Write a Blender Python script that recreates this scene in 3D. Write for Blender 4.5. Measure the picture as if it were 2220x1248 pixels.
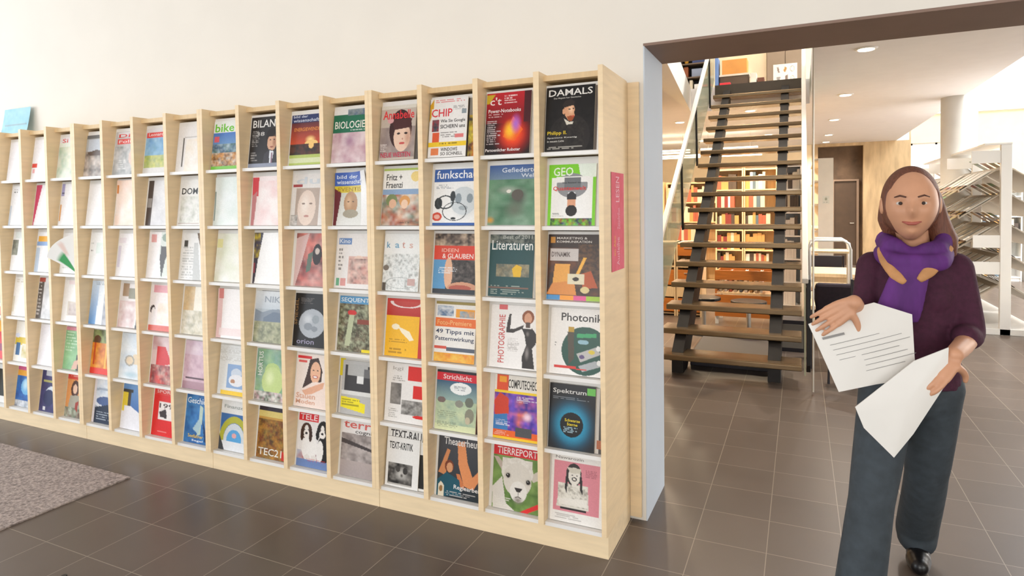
import bpy, bmesh, math, random
import numpy as np
from mathutils import Vector, Matrix, Quaternion
PI = math.pi
random.seed(7)
for o in list(bpy.data.objects):
    bpy.data.objects.remove(o)
scene = bpy.context.scene
COL = scene.collection

# ---------------------------------------------------------------- camera
YAW, PITCH, ROLL = .4335, -.0291, -.0129
cam_data = bpy.data.cameras.new('camera')
cam = bpy.data.objects.new('camera', cam_data)
COL.objects.link(cam)
fw = Vector((-math.sin(YAW), math.cos(YAW), 0)); rt = Vector((math.cos(YAW), math.sin(YAW), 0)); up = Vector((0, 0, 1))
f2 = math.cos(PITCH) * fw + math.sin(PITCH) * up
u2 = math.cos(PITCH) * up - math.sin(PITCH) * fw
r3 = math.cos(ROLL) * rt + math.sin(ROLL) * u2
u3 = math.cos(ROLL) * u2 - math.sin(ROLL) * rt
mw = Matrix((r3, u3, -f2)).transposed().to_4x4()
mw.translation = Vector((0, 0, 1.5))
cam.matrix_world = mw
cam_data.sensor_width = 36
cam_data.lens = 1351 / 2220 * 36
cam_data.shift_y = (489.25 - 624) / 2220
cam_data.clip_end = 200
scene.camera = cam

# ---------------------------------------------------------------- view + world + big lights
vs = scene.view_settings
vs.view_transform = 'Standard'; vs.look = 'None'; vs.gamma = 1; vs.use_curve_mapping = False
vs.exposure = -0.2
world = bpy.data.worlds.new('daylight'); scene.world = world
world.use_nodes = True
bg = world.node_tree.nodes['Background']
bg.inputs[0].default_value = (0.93, 0.97, 1.0, 1)
bg.inputs[1].default_value = 1.7

def lamp(name, kind, loc, power, color=(1, 1, 1), size=1, size_y=None, aim=None, spot=None):
    d = bpy.data.lights.new(name, kind); d.energy = power; d.color = color
    if kind == 'AREA':
        d.size = size
        if size_y: d.shape = 'RECTANGLE'; d.size_y = size_y
    elif kind == 'SUN': d.angle = size
    else: d.shadow_soft_size = size
    if spot: d.spot_size = spot; d.spot_blend = 1
    o = bpy.data.objects.new(name, d); COL.objects.link(o); o.location = loc
    if aim is not None:
        o.rotation_euler = (Vector(aim) - Vector(loc)).to_track_quat('-Z', 'Y').to_euler()
    return o
# daylight entering by the glazed left end and the glazed front of the reading room
lamp('daylight_left_window', 'AREA', (-8.6, -.6, 1.75), 160, (.80, .90, 1), 4.5, 2.8, aim=(-3.0, 2.0, 1.4))
lamp('daylight_front_window', 'AREA', (-1.5, -5.6, 2.0), 230, (1, .97, .93), 6, 2.4, aim=(-1.5, 3, 1.3))
lamp('right_fill_light', 'AREA', (5.6, -2.6, 1.9), 105, (1, .98, .95), 4, 2.4, aim=(-.8, 2.7, 1.2))  # added fill from the right, brightens the rack end panel and notice
# daylight falling through the open well at the right of the library
lamp('library_side_fill', 'AREA', (6.7, 11.2, 1.9), 430, (1, .97, .94), 7, 2.6, aim=(0, 11.6, 2.3))  # added sideways fill for library ceiling and shelves, no window in that wall
lamp('daylight_well', 'AREA', (4.2, 10.5, 6.2), 1250, (.97, .98, 1), 3.5, 8, aim=(2.8, 10.5, 0))

# ---------------------------------------------------------------- helpers
def lin(c):
    return c / 12.92 if c <= .04045 else ((c + .055) / 1.055) ** 2.4
def hx(s):
    if not isinstance(s, str): return s
    if len(s) == 3: s = s[0] * 2 + s[1] * 2 + s[2] * 2
    return tuple(lin(int(s[i:i + 2], 16) / 255) for i in (0, 2, 4))
MATS = {}
def mat(name, color, rough=.5, metal=0, noise=None, scale=6, stretch=(1, 1, 1), bump=0, alpha=1, trans=0, emit=0, coat=0, ior=None):
    if name in MATS: return MATS[name]
    m = bpy.data.materials.new(name); m.use_nodes = True
    nt = m.node_tree; b = nt.nodes['Principled BSDF']
    c = hx(color)
    b.inputs['Base Color'].default_value = (*c, 1)
    b.inputs['Roughness'].default_value = rough
    b.inputs['Metallic'].default_value = metal
    if trans: b.inputs['Transmission Weight'].default_value = trans
    if ior: b.inputs['IOR'].default_value = ior
    if coat: b.inputs['Coat Weight'].default_value = coat; b.inputs['Coat Roughness'].default_value = .08
    if alpha < 1: b.inputs['Alpha'].default_value = alpha
    if emit:
        b.inputs['Emission Color'].default_value = (*c, 1); b.inputs['Emission Strength'].default_value = emit
    tc = nt.nodes.new('ShaderNodeTexCoord'); mp = nt.nodes.new('ShaderNodeMapping'); nz = nt.nodes.new('ShaderNodeTexNoise')
    mp.inputs['Scale'].default_value = stretch; nz.inputs['Scale'].default_value = scale; nz.inputs['Detail'].default_value = 5
    nt.links.new(tc.outputs['Object'], mp.inputs[0]); nt.links.new(mp.outputs[0], nz.inputs[0])
    rp = nt.nodes.new('ShaderNodeValToRGB')
    k = noise if noise is not None else .04
    rp.color_ramp.elements[0].position = .3; rp.color_ramp.elements[1].position = .7
    rp.color_ramp.elements[0].color = (*[x * (1 - k) for x in c], 1)
    rp.color_ramp.elements[1].color = (*[min(1, x * (1 + k)) for x in c], 1)
    nt.links.new(nz.outputs['Fac'], rp.inputs[0])
    nt.links.new(rp.outputs[0], b.inputs['Base Color'])
    if bump:
        bp = nt.nodes.new('ShaderNodeBump'); bp.inputs['Strength'].default_value = bump; bp.inputs['Distance'].default_value = .01
        nt.links.new(nz.outputs['Fac'], bp.inputs['Height']); nt.links.new(bp.outputs[0], b.inputs['Normal'])
    MATS[name] = m
    return m

class MB:
    def __init__(s): s.v = []; s.f = []
    def add(s, vs, fs):
        k = len(s.v); s.v += [tuple(v) for v in vs]; s.f += [tuple(i + k for i in f) for f in fs]; return s
    def box(s, x0, x1, y0, y1, z0, z1):
        return s.add([(x, y, z) for z in (z0, z1) for y in (y0, y1) for x in (x0, x1)],
                     [(0, 2, 3, 1), (4, 5, 7, 6), (0, 1, 5, 4), (2, 6, 7, 3), (0, 4, 6, 2), (1, 3, 7, 5)])
    def obox(s, c, ax, ay, az, sx, sy, sz):
        c = Vector(c); P = []
        for k in (-1, 1):
            for j in (-1, 1):
                for i in (-1, 1): P.append(c + ax * (i * sx / 2) + ay * (j * sy / 2) + az * (k * sz / 2))
        return s.add(P, [(0, 2, 3, 1), (4, 5, 7, 6), (0, 1, 5, 4), (2, 6, 7, 3), (0, 4, 6, 2), (1, 3, 7, 5)])
    def bar(s, a, b, w, h, upv=(0, 0, 1)):
        a = Vector(a); b = Vector(b); d = (b - a); L = d.length; d.normalize()
        sd = d.cross(Vector(upv)).normalized(); u = sd.cross(d)
        return s.obox((a + b) / 2, sd, d, u, w, L, h)
    def prism(s, poly, axis, a, b):
        n = len(poly); P = []
        for t in (a, b):
            for p, q in poly:
                P.append({'x': (t, p, q), 'y': (p, t, q), 'z': (p, q, t)}[axis])
        return s.add(P, [tuple(range(n))[::-1], tuple(range(n, 2 * n))] + [(i, (i + 1) % n, n + (i + 1) % n, n + i) for i in range(n)])
    def tube(s, pts, r, n=12, cap=True, up=None):
        pts = [Vector(p) for p in pts]; m = len(pts)
        rs = r if isinstance(r, (list, tuple)) else [r] * m
        ref = Vector(up) if up else None; k = len(s.v)
        for i, p in enumerate(pts):
            d = (pts[min(i + 1, m - 1)] - pts[max(i - 1, 0)]).normalized()
            u = ref if ref is not None and abs(d.dot(ref)) < .95 else (Vector((0, 0, 1)) if abs(d.z) < .9 else Vector((0, 1, 0)))
            a = d.cross(u).normalized(); b = a.cross(d)
            ra, rb = rs[i] if isinstance(rs[i], (tuple, list)) else (rs[i], rs[i])
            for j in range(n):
                t = 2 * PI * j / n; s.v.append(tuple(p + a * (ra * math.cos(t)) + b * (rb * math.sin(t))))
        for i in range(m - 1):
            for j in range(n):
                s.f.append((k + i * n + j, k + i * n + (j + 1) % n, k + (i + 1) * n + (j + 1) % n, k + (i + 1) * n + j))
        if cap:
            s.f.append(tuple(k + j for j in range(n))[::-1]); s.f.append(tuple(k + (m - 1) * n + j for j in range(n)))
        return s
    def ball(s, c, r, n=16, m=10):
        rx, ry, rz = r if isinstance(r, (tuple, list)) else (r, r, r); k = len(s.v); c = Vector(c)
        s.v.append(tuple(c + Vector((0, 0, rz))))
        for i in range(1, m):
            t = PI * i / m
            for j in range(n):
                p = 2 * PI * j / n; s.v.append((c.x + rx * math.sin(t) * math.cos(p), c.y + ry * math.sin(t) * math.sin(p), c.z + rz * math.cos(t)))
        s.v.append(tuple(c - Vector((0, 0, rz)))); e = len(s.v) - 1
        for j in range(n): s.f.append((k, k + 1 + j, k + 1 + (j + 1) % n))
        for i in range(m - 2):
            for j in range(n):
                a = k + 1 + i * n; s.f.append((a + j, a + n + j, a + n + (j + 1) % n, a + (j + 1) % n))
        a = k + 1 + (m - 2) * n
        for j in range(n): s.f.append((e, a + (j + 1) % n, a + j))
        return s
    def build(s, name, m=None, parent=None, smooth=False, bevel=0, loc=None):
        me = bpy.data.meshes.new(name); me.from_pydata(s.v, [], s.f); me.update()
        bm = bmesh.new(); bm.from_mesh(me); bmesh.ops.recalc_face_normals(bm, faces=bm.faces); bm.to_mesh(me); bm.free()
        if m: me.materials.append(m)
        if smooth: me.polygons.foreach_set('use_smooth', [True] * len(me.polygons))
        o = bpy.data.objects.new(name, me); COL.objects.link(o)
        if parent: o.parent = parent
        if loc: o.location = loc
        if bevel:
            b = o.modifiers.new('bevel', 'BEVEL'); b.width = bevel; b.segments = 2; b.limit_method = 'ANGLE'
        return o
def tag(o, label=None, cat=None, group=None, kind=None):
    if label: o['label'] = label
    if cat: o['category'] = cat
    if group: o['group'] = group
    if kind: o['kind'] = kind
    return o
def empty(name, loc=(0, 0, 0), rz=0):
    o = bpy.data.objects.new(name, None); COL.objects.link(o); o.location = loc; o.rotation_euler = (0, 0, rz)
    o.empty_display_size = .1
    return o
def struct(o): o['kind'] = 'structure'; return o
def copy_tree(o, parent=None):
    c = o.copy(); COL.objects.link(c); c.parent = parent
    for ch in list(o.children): copy_tree(ch, c)
    return c

# ---------------------------------------------------------------- materials
W_wall = mat('plaster_wall', 'ece6db', .9, noise=.015, scale=3)
W_jamb = mat('painted_jamb', 'd0dae5', .7, noise=.02, scale=3)
W_ceil = mat('plaster_ceiling', 'f1eeee', .9, noise=.015)
W_warm = mat('plaster_warm_wall', 'f6e3c0', .9, noise=.03)
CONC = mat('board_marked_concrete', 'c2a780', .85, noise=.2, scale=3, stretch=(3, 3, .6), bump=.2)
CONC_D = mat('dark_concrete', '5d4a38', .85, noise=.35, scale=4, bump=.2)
CONC_C = mat('column_concrete', 'd9d6cf', .8, noise=.06, scale=3)
BROWN = mat('brown_painted_soffit', '8c7263', .6, noise=.05)
BIRCH = mat('birch_plywood', 'f0d6ad', .45, noise=.06, scale=5, stretch=(1.2, 1.2, 9))
BIRCH_H = mat('birch_plywood_plinth', 'efd8b2', .45, noise=.06, scale=5, stretch=(1, 6, 9))
EDGE = mat('birch_edge', 'e3c596', .5, noise=.06, scale=8, stretch=(8, 8, 1))
WHITE = mat('white_sheet_metal', 'eceae6', .4, noise=.01)
PLASTIC = mat('white_lacquer', 'f3f1ec', .45, noise=.01)
PAGES = mat('page_edges', 'dcd8d0', .7, noise=.08, scale=30, stretch=(1, 30, 1))
STEEL = mat('dark_oiled_steel', '1b1715', .5, metal=.2, noise=.25, scale=9)
TREAD = mat('bronzed_tread_steel', '816b4e', .27, metal=.6, noise=.15, scale=5, stretch=(1, 6, 6))
GALV = mat('brushed_steel', 'd8d2c6', .3, metal=.7, noise=.05)
ORANGE = mat('orange_wood', 'c8772e', .45, noise=.12, scale=5, stretch=(1, 8, 8))
PINE = mat('light_pine', 'ecd0a4', .5, noise=.08, scale=5, stretch=(8, 1, 1))
DARK = mat('dark_plastic', '26222a', .5)
BLACK = mat('black_leather', '141213', .3)

def tile_material():
    m = bpy.data.materials.new('floor_tiles'); m.use_nodes = True; nt = m.node_tree; b = nt.nodes['Principled BSDF']
    N = nt.nodes.new; L = nt.links.new
    tc = N('ShaderNodeTexCoord'); sp = N('ShaderNodeSeparateXYZ'); L(tc.outputs['Object'], sp.inputs[0])
    masks = []; cells = []
    for ax, off in (('X', -.132), ('Y', 2.247)):
        a = N('ShaderNodeMath'); a.operation = 'SUBTRACT'; L(sp.outputs[ax], a.inputs[0]); a.inputs[1].default_value = off
        d = N('ShaderNodeMath'); d.operation = 'DIVIDE'; L(a.outputs[0], d.inputs[0]); d.inputs[1].default_value = .3
        f = N('ShaderNodeMath'); f.operation = 'FLOOR'; L(d.outputs[0], f.inputs[0]); cells.append(f)
        r = N('ShaderNodeMath'); r.operation = 'ROUND'; L(d.outputs[0], r.inputs[0])
        s = N('ShaderNodeMath'); s.operation = 'SUBTRACT'; L(d.outputs[0], s.inputs[0]); L(r.outputs[0], s.inputs[1])
        g = N('ShaderNodeMath'); g.operation = 'ABSOLUTE'; L(s.outputs[0], g.inputs[0])
        h = N('ShaderNodeMath'); h.operation = 'LESS_THAN'; L(g.outputs[0], h.inputs[0]); h.inputs[1].default_value = .0058
        masks.append(h)
    mx = N('ShaderNodeMath'); mx.operation = 'MAXIMUM'; L(masks[0].outputs[0], mx.inputs[0]); L(masks[1].outputs[0], mx.inputs[1])
    cx = N('ShaderNodeCombineXYZ'); L(cells[0].outputs[0], cx.inputs[0]); L(cells[1].outputs[0], cx.inputs[1])
    wn = N('ShaderNodeTexWhiteNoise'); L(cx.outputs[0], wn.inputs[0])
    nz = N('ShaderNodeTexNoise'); nz.inputs['Scale'].default_value = 7; nz.inputs['Detail'].default_value = 6; L(tc.outputs['Object'], nz.inputs[0])
    ad = N('ShaderNodeMath'); ad.operation = 'ADD'; L(wn.outputs[0], ad.inputs[0]); L(nz.outputs[0], ad.inputs[1])
    rp = N('ShaderNodeValToRGB'); rp.color_ramp.elements[0].position = .2; rp.color_ramp.elements[0].color = (.112, .086, .070, 1)
    rp.color_ramp.elements[1].position = 1.; rp.color_ramp.elements[1].color = (.145, .112, .092, 1)
    hf = N('ShaderNodeMath'); hf.operation = 'MULTIPLY'; hf.inputs[1].default_value = .6; L(ad.outputs[0], hf.inputs[0]); L(hf.outputs[0], rp.inputs[0])
    mix = N('ShaderNodeMixRGB'); L(mx.outputs[0], mix.inputs[0]); L(rp.outputs[0], mix.inputs[1]); mix.inputs[2].default_value = (.33, .28, .22, 1)
    L(mix.outputs[0], b.inputs['Base Color'])
    rr = N('ShaderNodeMapRange'); L(nz.outputs[0], rr.inputs[0]); rr.inputs[3].default_value = .29; rr.inputs[4].default_value = .34; L(rr.outputs[0], b.inputs['Roughness'])
    bp = N('ShaderNodeBump'); bp.inputs['Strength'].default_value = .4; bp.inputs['Distance'].default_value = .002; bp.invert = True
    L(mx.outputs[0], bp.inputs['Height']); L(bp.outputs[0], b.inputs['Normal'])
    return m
TILES = tile_material()

def print_material(name, rough):
    m = bpy.data.materials.new(name); m.use_nodes = True; nt = m.node_tree; b = nt.nodes['Principled BSDF']
    a = nt.nodes.new('ShaderNodeAttribute'); a.attribute_name = 'Col'
    nt.links.new(a.outputs['Color'], b.inputs['Base Color']); b.inputs['Roughness'].default_value = rough
    b.inputs['Specular IOR Level'].default_value = .4
    return m
PRINT = print_material('printed_cover', .3)
MATTE = print_material('printed_matte', .6)

# ---------------------------------------------------------------- structure
YW = 2.92; YB = 3.335; XJ = -.665; ZL = 2.245; ZC = 2.95; ZF = 3.31
struct(MB().box(-9, 7, -6, 18, -.2, 0).build('floor', TILES))
# wall carrying the rack, with the opening
w = MB(); w.box(-9, XJ - .001, YW, YB, 0, 3.4); w.box(XJ - .001, 3.6, YW, YB, ZL + .012, 3.4); w.box(3.6, 7, YW, YB, 0, 3.4)
struct(w.build('wall_rack_side', W_wall))
struct(MB().box(XJ - .001, XJ + .004, YW + .001, YB, 0, ZL).build('trim_1', W_jamb))
struct(MB().box(XJ, 3.6, YW + .001, YB + .001, ZL, ZL + .012).build('trim_2', BROWN))
struct(MB().box(-9, 7, -6, YB, 3.4, 3.6).build('ceiling_front', W_ceil))
w = MB(); w.box(6.8, 7, -6, 3, 0, .5); w.box(6.8, 7, -6, 3, 3.1, 3.4); w.box(6.8, 7, 0, 3, .5, 3.1)
struct(w.build('wall_front_right', W_wall))
w = MB(); w.box(-9, 7, -6.2, -6, 0, .5); w.box(-9, 7, -6.2, -6, 3.1, 3.4)
for x in (-9, -5, -1, 3, 6.7): w.box(x, x + .3, -6.2, -6, .5, 3.1)
struct(w.build('wall_front_windows', W_wall))
# library: ceiling with stair void (x -1.55..0.12, y 5.2..10) and the open well (x > 2.05)
c = MB()
c.box(-6, -1.55, YB, 17.2, ZC, ZF); c.box(.12, 2.03, YB, 17.2, ZC, ZF); c.box(-1.55, .12, YB, 5.0, ZC, ZF); c.box(-1.55, .12, 10.05, 17.2, ZC, ZF)
struct(c.build('ceiling_library', W_ceil))
c = MB(); c.prism([(-1.551, 5.0), (-1.10, 5.0), (-1.548, 10.06), (-1.551, 10.06)], 'z', ZC - .004, ZF + .004)
struct(c.build('trim_3', WHITE))
# upper storey shell
c = MB(); c.box(-6, 2.03, 3.4, 17.2, 5.9, 6.1)
struct(c.build('ceiling_upper', W_ceil))
struct(MB().box(-6.2, -6, YB, 17.2, 0, 6.1).build('wall_library_left', W_warm))
struct(MB().box(-6, 2.03, 12.4, 12.5, ZF, 5.9).build('wall_upper_back', W_warm))
# far wall: concrete with dark recess, window, band above the well
struct(MB().box(-6, .25, 16.99, 17.29, 0, ZC).build('wall_far_left', W_warm))
w = MB(); w.box(.251, .39, 17.0, 17.3, 0, ZC); w.box(1.36, 2.32, 17.0, 17.3, 0, ZC); w.box(.39, 1.36, 17.0, 17.3, 2.88, ZC)
struct(w.build('wall_far_concrete', CONC))
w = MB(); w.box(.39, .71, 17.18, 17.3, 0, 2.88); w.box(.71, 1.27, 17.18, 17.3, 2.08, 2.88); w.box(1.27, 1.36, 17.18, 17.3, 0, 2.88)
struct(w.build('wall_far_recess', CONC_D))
w = MB(); w.box(2.32, 7, 17.0, 17.3, 0, 1.0); w.box(3.3, 7, 17.0, 17.3, 1.0, 3.5); w.box(2.32, 3.3, 17.0, 17.3, 2.86, 3.5)
struct(w.build('wall_far_right', W_warm))
struct(MB().box(2.032, 7, 16.9, 17.0, 3.5, 3.75).build('trim_4', WHITE))
struct(MB().box(6.9, 7, YB, 17, 0, 6.1).build('wall_well_right', W_wall))
f = MB()
for x in (2.32, 2.80, 3.26): f.box(x, x + .04, 17.05, 17.1, 1.0, 2.86)
for z in (1.0, 2.82): f.box(2.32, 3.3, 17.05, 17.1, z, z + .04)
wf = struct(f.build('window_1', WHITE))
# far door in the recess
d = struct(MB().box(.75, 1.23, 17.16, 17.2, 0, 2.04).build('door_1', mat('dark_door', '4f3d2d', .5, noise=.1)))
fr = MB().box(.70, .75, 17.12, 17.2, 0, 2.08); fr.box(1.23, 1.28, 17.12, 17.2, 0, 2.08); fr.box(.75, 1.23, 17.12, 17.2, 2.04, 2.08)
fr.build('door_frame', mat('door_frame_grey', '8a7461', .4), d)
MB().tube([(1.17, 17.16, 1.02), (1.17, 17.11, 1.02), (1.09, 17.11, 1.02)], .012).build('door_handle', GALV, d)
# round concrete column
struct(MB().tube([(2.0, 10.5, 0), (2.0, 10.5, 3.7)], .212, 40).build('trim_5', CONC_C, smooth=True))

# ---------------------------------------------------------------- magazine rack: four joined units of four bays, six rows
XE, PX, YFR = -.737, .2973, 2.498
LEDGE = [1.737, 1.4175, 1.0945, .769, .4415, .116]
TILT = math.atan(.042 / .30)
WHICH_UNIT = ['beside the doorway', 'second from the doorway', 'third from the doorway', 'furthest from the doorway']
for k in range(4):
    xr = XE - 4 * PX * k; xl = xr - 4 * PX
    R = empty('magazine_rack', (0, 0, 0))
    tag(R, 'birch plywood magazine rack unit with white sloping shelves, ' + WHICH_UNIT[k], 'magazine rack', 'joined magazine rack units along the wall')
    MB().box(xl + .001, xr - .001, YFR + .03, 2.90, 0, .098).build('plinth', BIRCH_H, R, bevel=.001)
    MB().box(xl + .022, xr - .022, YFR + .055, 2.89, 2.050, 2.074).build('top_board', EDGE, R)
    MB().box(xl + .001, xr - .001, 2.89, 2.902, .098, 2.08).build('back_panel', BIRCH, R)
    for j in range(5):
        if j == 0: a, b = xr - .021, xr - .0005
        elif j == 4: a, b = xl + .0005, xl + .021
        else: a, b = xr - j * PX - .013, xr - j * PX + .013
        # side face of birch with a paler lipping along the front edge
        dv = MB().prism([(YFR, .108), (YFR + .028, .099), (2.889, .099), (2.889, 2.084), (YFR, 2.084)], 'x', a, b).build('divider' if 0 < j < 4 else 'side_panel', BIRCH, R)
    for j in range(4):
        a, b = xr - (j + 1) * PX + (.0215 if j == 3 else .0133), xr - j * PX - (.0215 if j == 0 else .0133)
        for z in LEDGE:
            s = MB()
            s.box(a, b, YFR + .016, YFR + .055, z - .017, z)
            s.prism([(YFR + .050, z - .006), (YFR + .055, z - .006), (YFR + .055 + .042, z + .298), (YFR + .050 + .042, z + .299)], 'x', a, b)
            s.build('display_shelf', WHITE, R)
o = MB().box(XE, -.684, 2.90, 2.916, .02, 2.078).build('backing_board', BIRCH)
tag(o, 'narrow upright birch board between magazine rack and doorway edge', 'board')

# ---------------------------------------------------------------- printed matter
_tc = {}
def text_mesh(s):
    if s in _tc: return _tc[s]
    cu = bpy.data.curves.new('lettering', 'FONT'); cu.body = s; cu.resolution_u = 2; cu.offset = .012
    ob = bpy.data.objects.new('lettering', cu); COL.objects.link(ob)
    bpy.context.view_layer.update()
    me = bpy.data.meshes.new_from_object(ob.evaluated_get(bpy.context.evaluated_depsgraph_get()))
    vs = [(v.co.x, v.co.y) for v in me.vertices]; fs = [tuple(p.vertices) for p in me.polygons]
    bpy.data.objects.remove(ob); bpy.data.curves.remove(cu); bpy.data.meshes.remove(me)
    xs = [v[0] for v in vs]; ys = [v[1] for v in vs]; x0, x1, y0, y1 = min(xs), max(xs), min(ys), max(ys)
    vs = [((x - x0) / (x1 - x0), (y - y0) / (y1 - y0)) for x, y in vs]
    _tc[s] = (vs, fs); return _tc[s]
def paint(ops, nx, ny, seed):
    rng = np.random.RandomState(seed)
    U, V = np.meshgrid((np.arange(nx) + .5) / nx, (np.arange(ny) + .5) / ny)
    C = np.ones((ny, nx, 3)) * .85
    def put(mask, c):
        C[mask] = hx(c)
    for op in ops:
        k = op[0]
        if k == 'b': C[:] = hx(op[1])
        elif k == 'r': put((U >= op[1]) & (V >= op[2]) & (U < op[3]) & (V < op[4]), op[5])
        elif k == 'e': put(((U - op[1]) / op[3]) ** 2 + ((V - op[2]) / op[4]) ** 2 < 1, op[5])
        elif k == 'h':   # soft glow
            w = np.clip(1 - np.sqrt(((U - op[1]) / op[3]) ** 2 + ((V - op[2]) / op[4]) ** 2), 0, 1)[..., None]; w = w * w * (3 - 2 * w)
            C[:] = C * (1 - w) + np.array(hx(op[5])) * w
        elif k == 'o':   # ring
            d = ((U - op[1]) / op[3]) ** 2 + ((V - op[2]) / op[4]) ** 2; put((d < 1) & (d > op[5] ** 2), op[6])
        elif k == 'p':
            pts = op[1]; ins = np.zeros(U.shape, bool); n = len(pts)
            for i in range(n):
                (xa, ya), (xb, yb) = pts[i], pts[(i + 1) % n]
                if ya == yb: continue
                cr = ((V < ya) != (V < yb)) & (U < (xb - xa) * (V - ya) / (yb - ya) + xa); ins ^= cr
            put(ins, op[2])
        elif k == 'g':
            m = (U >= op[1]) & (V >= op[2]) & (U < op[3]) & (V < op[4]); t = ((V - op[2]) / (op[4] - op[2]))[..., None]
            g = np.array(hx(op[5])) * (1 - t) + np.array(hx(op[6])) * t; C[m] = g[m]
        elif k == 'n':   # mottled photograph area: palette picked by smooth random field
            m = (U >= op[1]) & (V >= op[2]) & (U < op[3]) & (V < op[4]); s = op[6]
            pal = np.array([hx(c) for c in op[5]]); G = np.zeros(C.shape)
            for sc_, wt in ((s, .62), (s * 2.6, .38)):
                sc_ = int(sc_); gx = pal[rng.randint(0, len(pal), (int(sc_ * 1.4) + 3, sc_ + 3))]; fx = U * sc_; fy = V * sc_ * 1.4
                ix = fx.astype(int); iy = fy.astype(int); tx = (fx - ix)[..., None]; ty = (fy - iy)[..., None]
                G += wt * (gx[iy, ix] * (1 - tx) * (1 - ty) + gx[iy, ix + 1] * tx * (1 - ty) + gx[iy + 1, ix] * (1 - tx) * ty + gx[iy + 1, ix + 1] * tx * ty)
            g = G; C[m] = g[m]
        elif k == 'l':   # lines of small print
            rows = op[5]; m = (U >= op[1]) & (V >= op[2]) & (U < op[3]) & (V < op[4]); q = (V - op[2]) / (op[4] - op[2]) * rows
            fr = q - np.floor(q); ri = np.clip(q.astype(int), 0, rows - 1); ln = rng.rand(rows) * .45 + .55
            word = rng.rand(rows, 64) > .22; wi = np.clip(((U - op[1]) / (op[3] - op[1]) * 22).astype(int), 0, 63)
            m &= (fr < .5) & ((U - op[1]) / (op[3] - op[1]) < ln[ri]) & word[ri, wi]
            C[m] = C[m] * .25 + np.array(hx(op[6])) * .75
    gr = rng.rand(ny // 2 + 2, nx // 2 + 2).repeat(2, 0).repeat(2, 1)[:ny, :nx, None]
    return np.clip(C * (.965 + .07 * gr), 0, 1)
def sheet(name, w, h, ops, mt, parent, nx, ny, seed, shape, n0=0.0):
    """printed sheet standing in the local XZ plane, facing -Y; shape(u, v) gives (dx, dn) for curl"""
    C = paint(ops, nx, ny, seed)
    us = [0] + [(i + .5) / nx for i in range(1, nx - 1)] + [1]; vsn = [0] + [(j + .5) / ny for j in range(1, ny - 1)] + [1]
    V = []; cols = []
    def P(u, v, off):
        dx, dn = shape(u, v); return ((u - .5) * w + dx, -(n0 + dn + off), (1 - v) * h)
    for j, v in enumerate(vsn):
        for i, u in enumerate(us): V.append(P(u, v, 0))
    cols = [tuple(c) for c in C.reshape(-1, 3)]
    F = [(j * nx + i, (j + 1) * nx + i, (j + 1) * nx + i + 1, j * nx + i + 1) for j in range(ny - 1) for i in range(nx - 1)]
    for op in ops:
        if op[0] in ('t', 'tv'):
            x0, y0, x1, y1, c, s = op[1:7]; tv, tf = text_mesh(s); k = len(V); c = hx(c)
            for a, b in tv:
                if op[0] == 'tv': uu = x0 + (x1 - x0) * (1 - b); vv = y1 - (y1 - y0) * a
                else: uu = x0 + (x1 - x0) * a; vv = y1 - (y1 - y0) * b
                V.append(P(uu, vv, .0006)); cols.append(c)
            F += [tuple(i + k for i in f) for f in tf]
    me = bpy.data.meshes.new(name); me.from_pydata(V, [], F); me.update()
    at = me.color_attributes.new('Col', 'FLOAT_COLOR', 'POINT')
    at.data.foreach_set('color', np.hstack([np.array(cols), np.ones((len(cols), 1))]).astype('f').ravel())
    me.materials.append(mt); me.polygons.foreach_set('use_smooth', [True] * len(me.polygons))
    o = bpy.data.objects.new(name, me); COL.objects.link(o)
    if parent: o.parent = parent
    return o
ROWN = ['top row', 'second row', 'third row', 'fourth row', 'fifth row', 'bottom row']
ORD = ['first', 'second', 'third', 'fourth', 'fifth', 'sixth', 'seventh', 'eighth', 'ninth', 'tenth', 'eleventh', 'twelfth', 'thirteenth', 'fourteenth', 'fifteenth', 'sixteenth']
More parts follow.
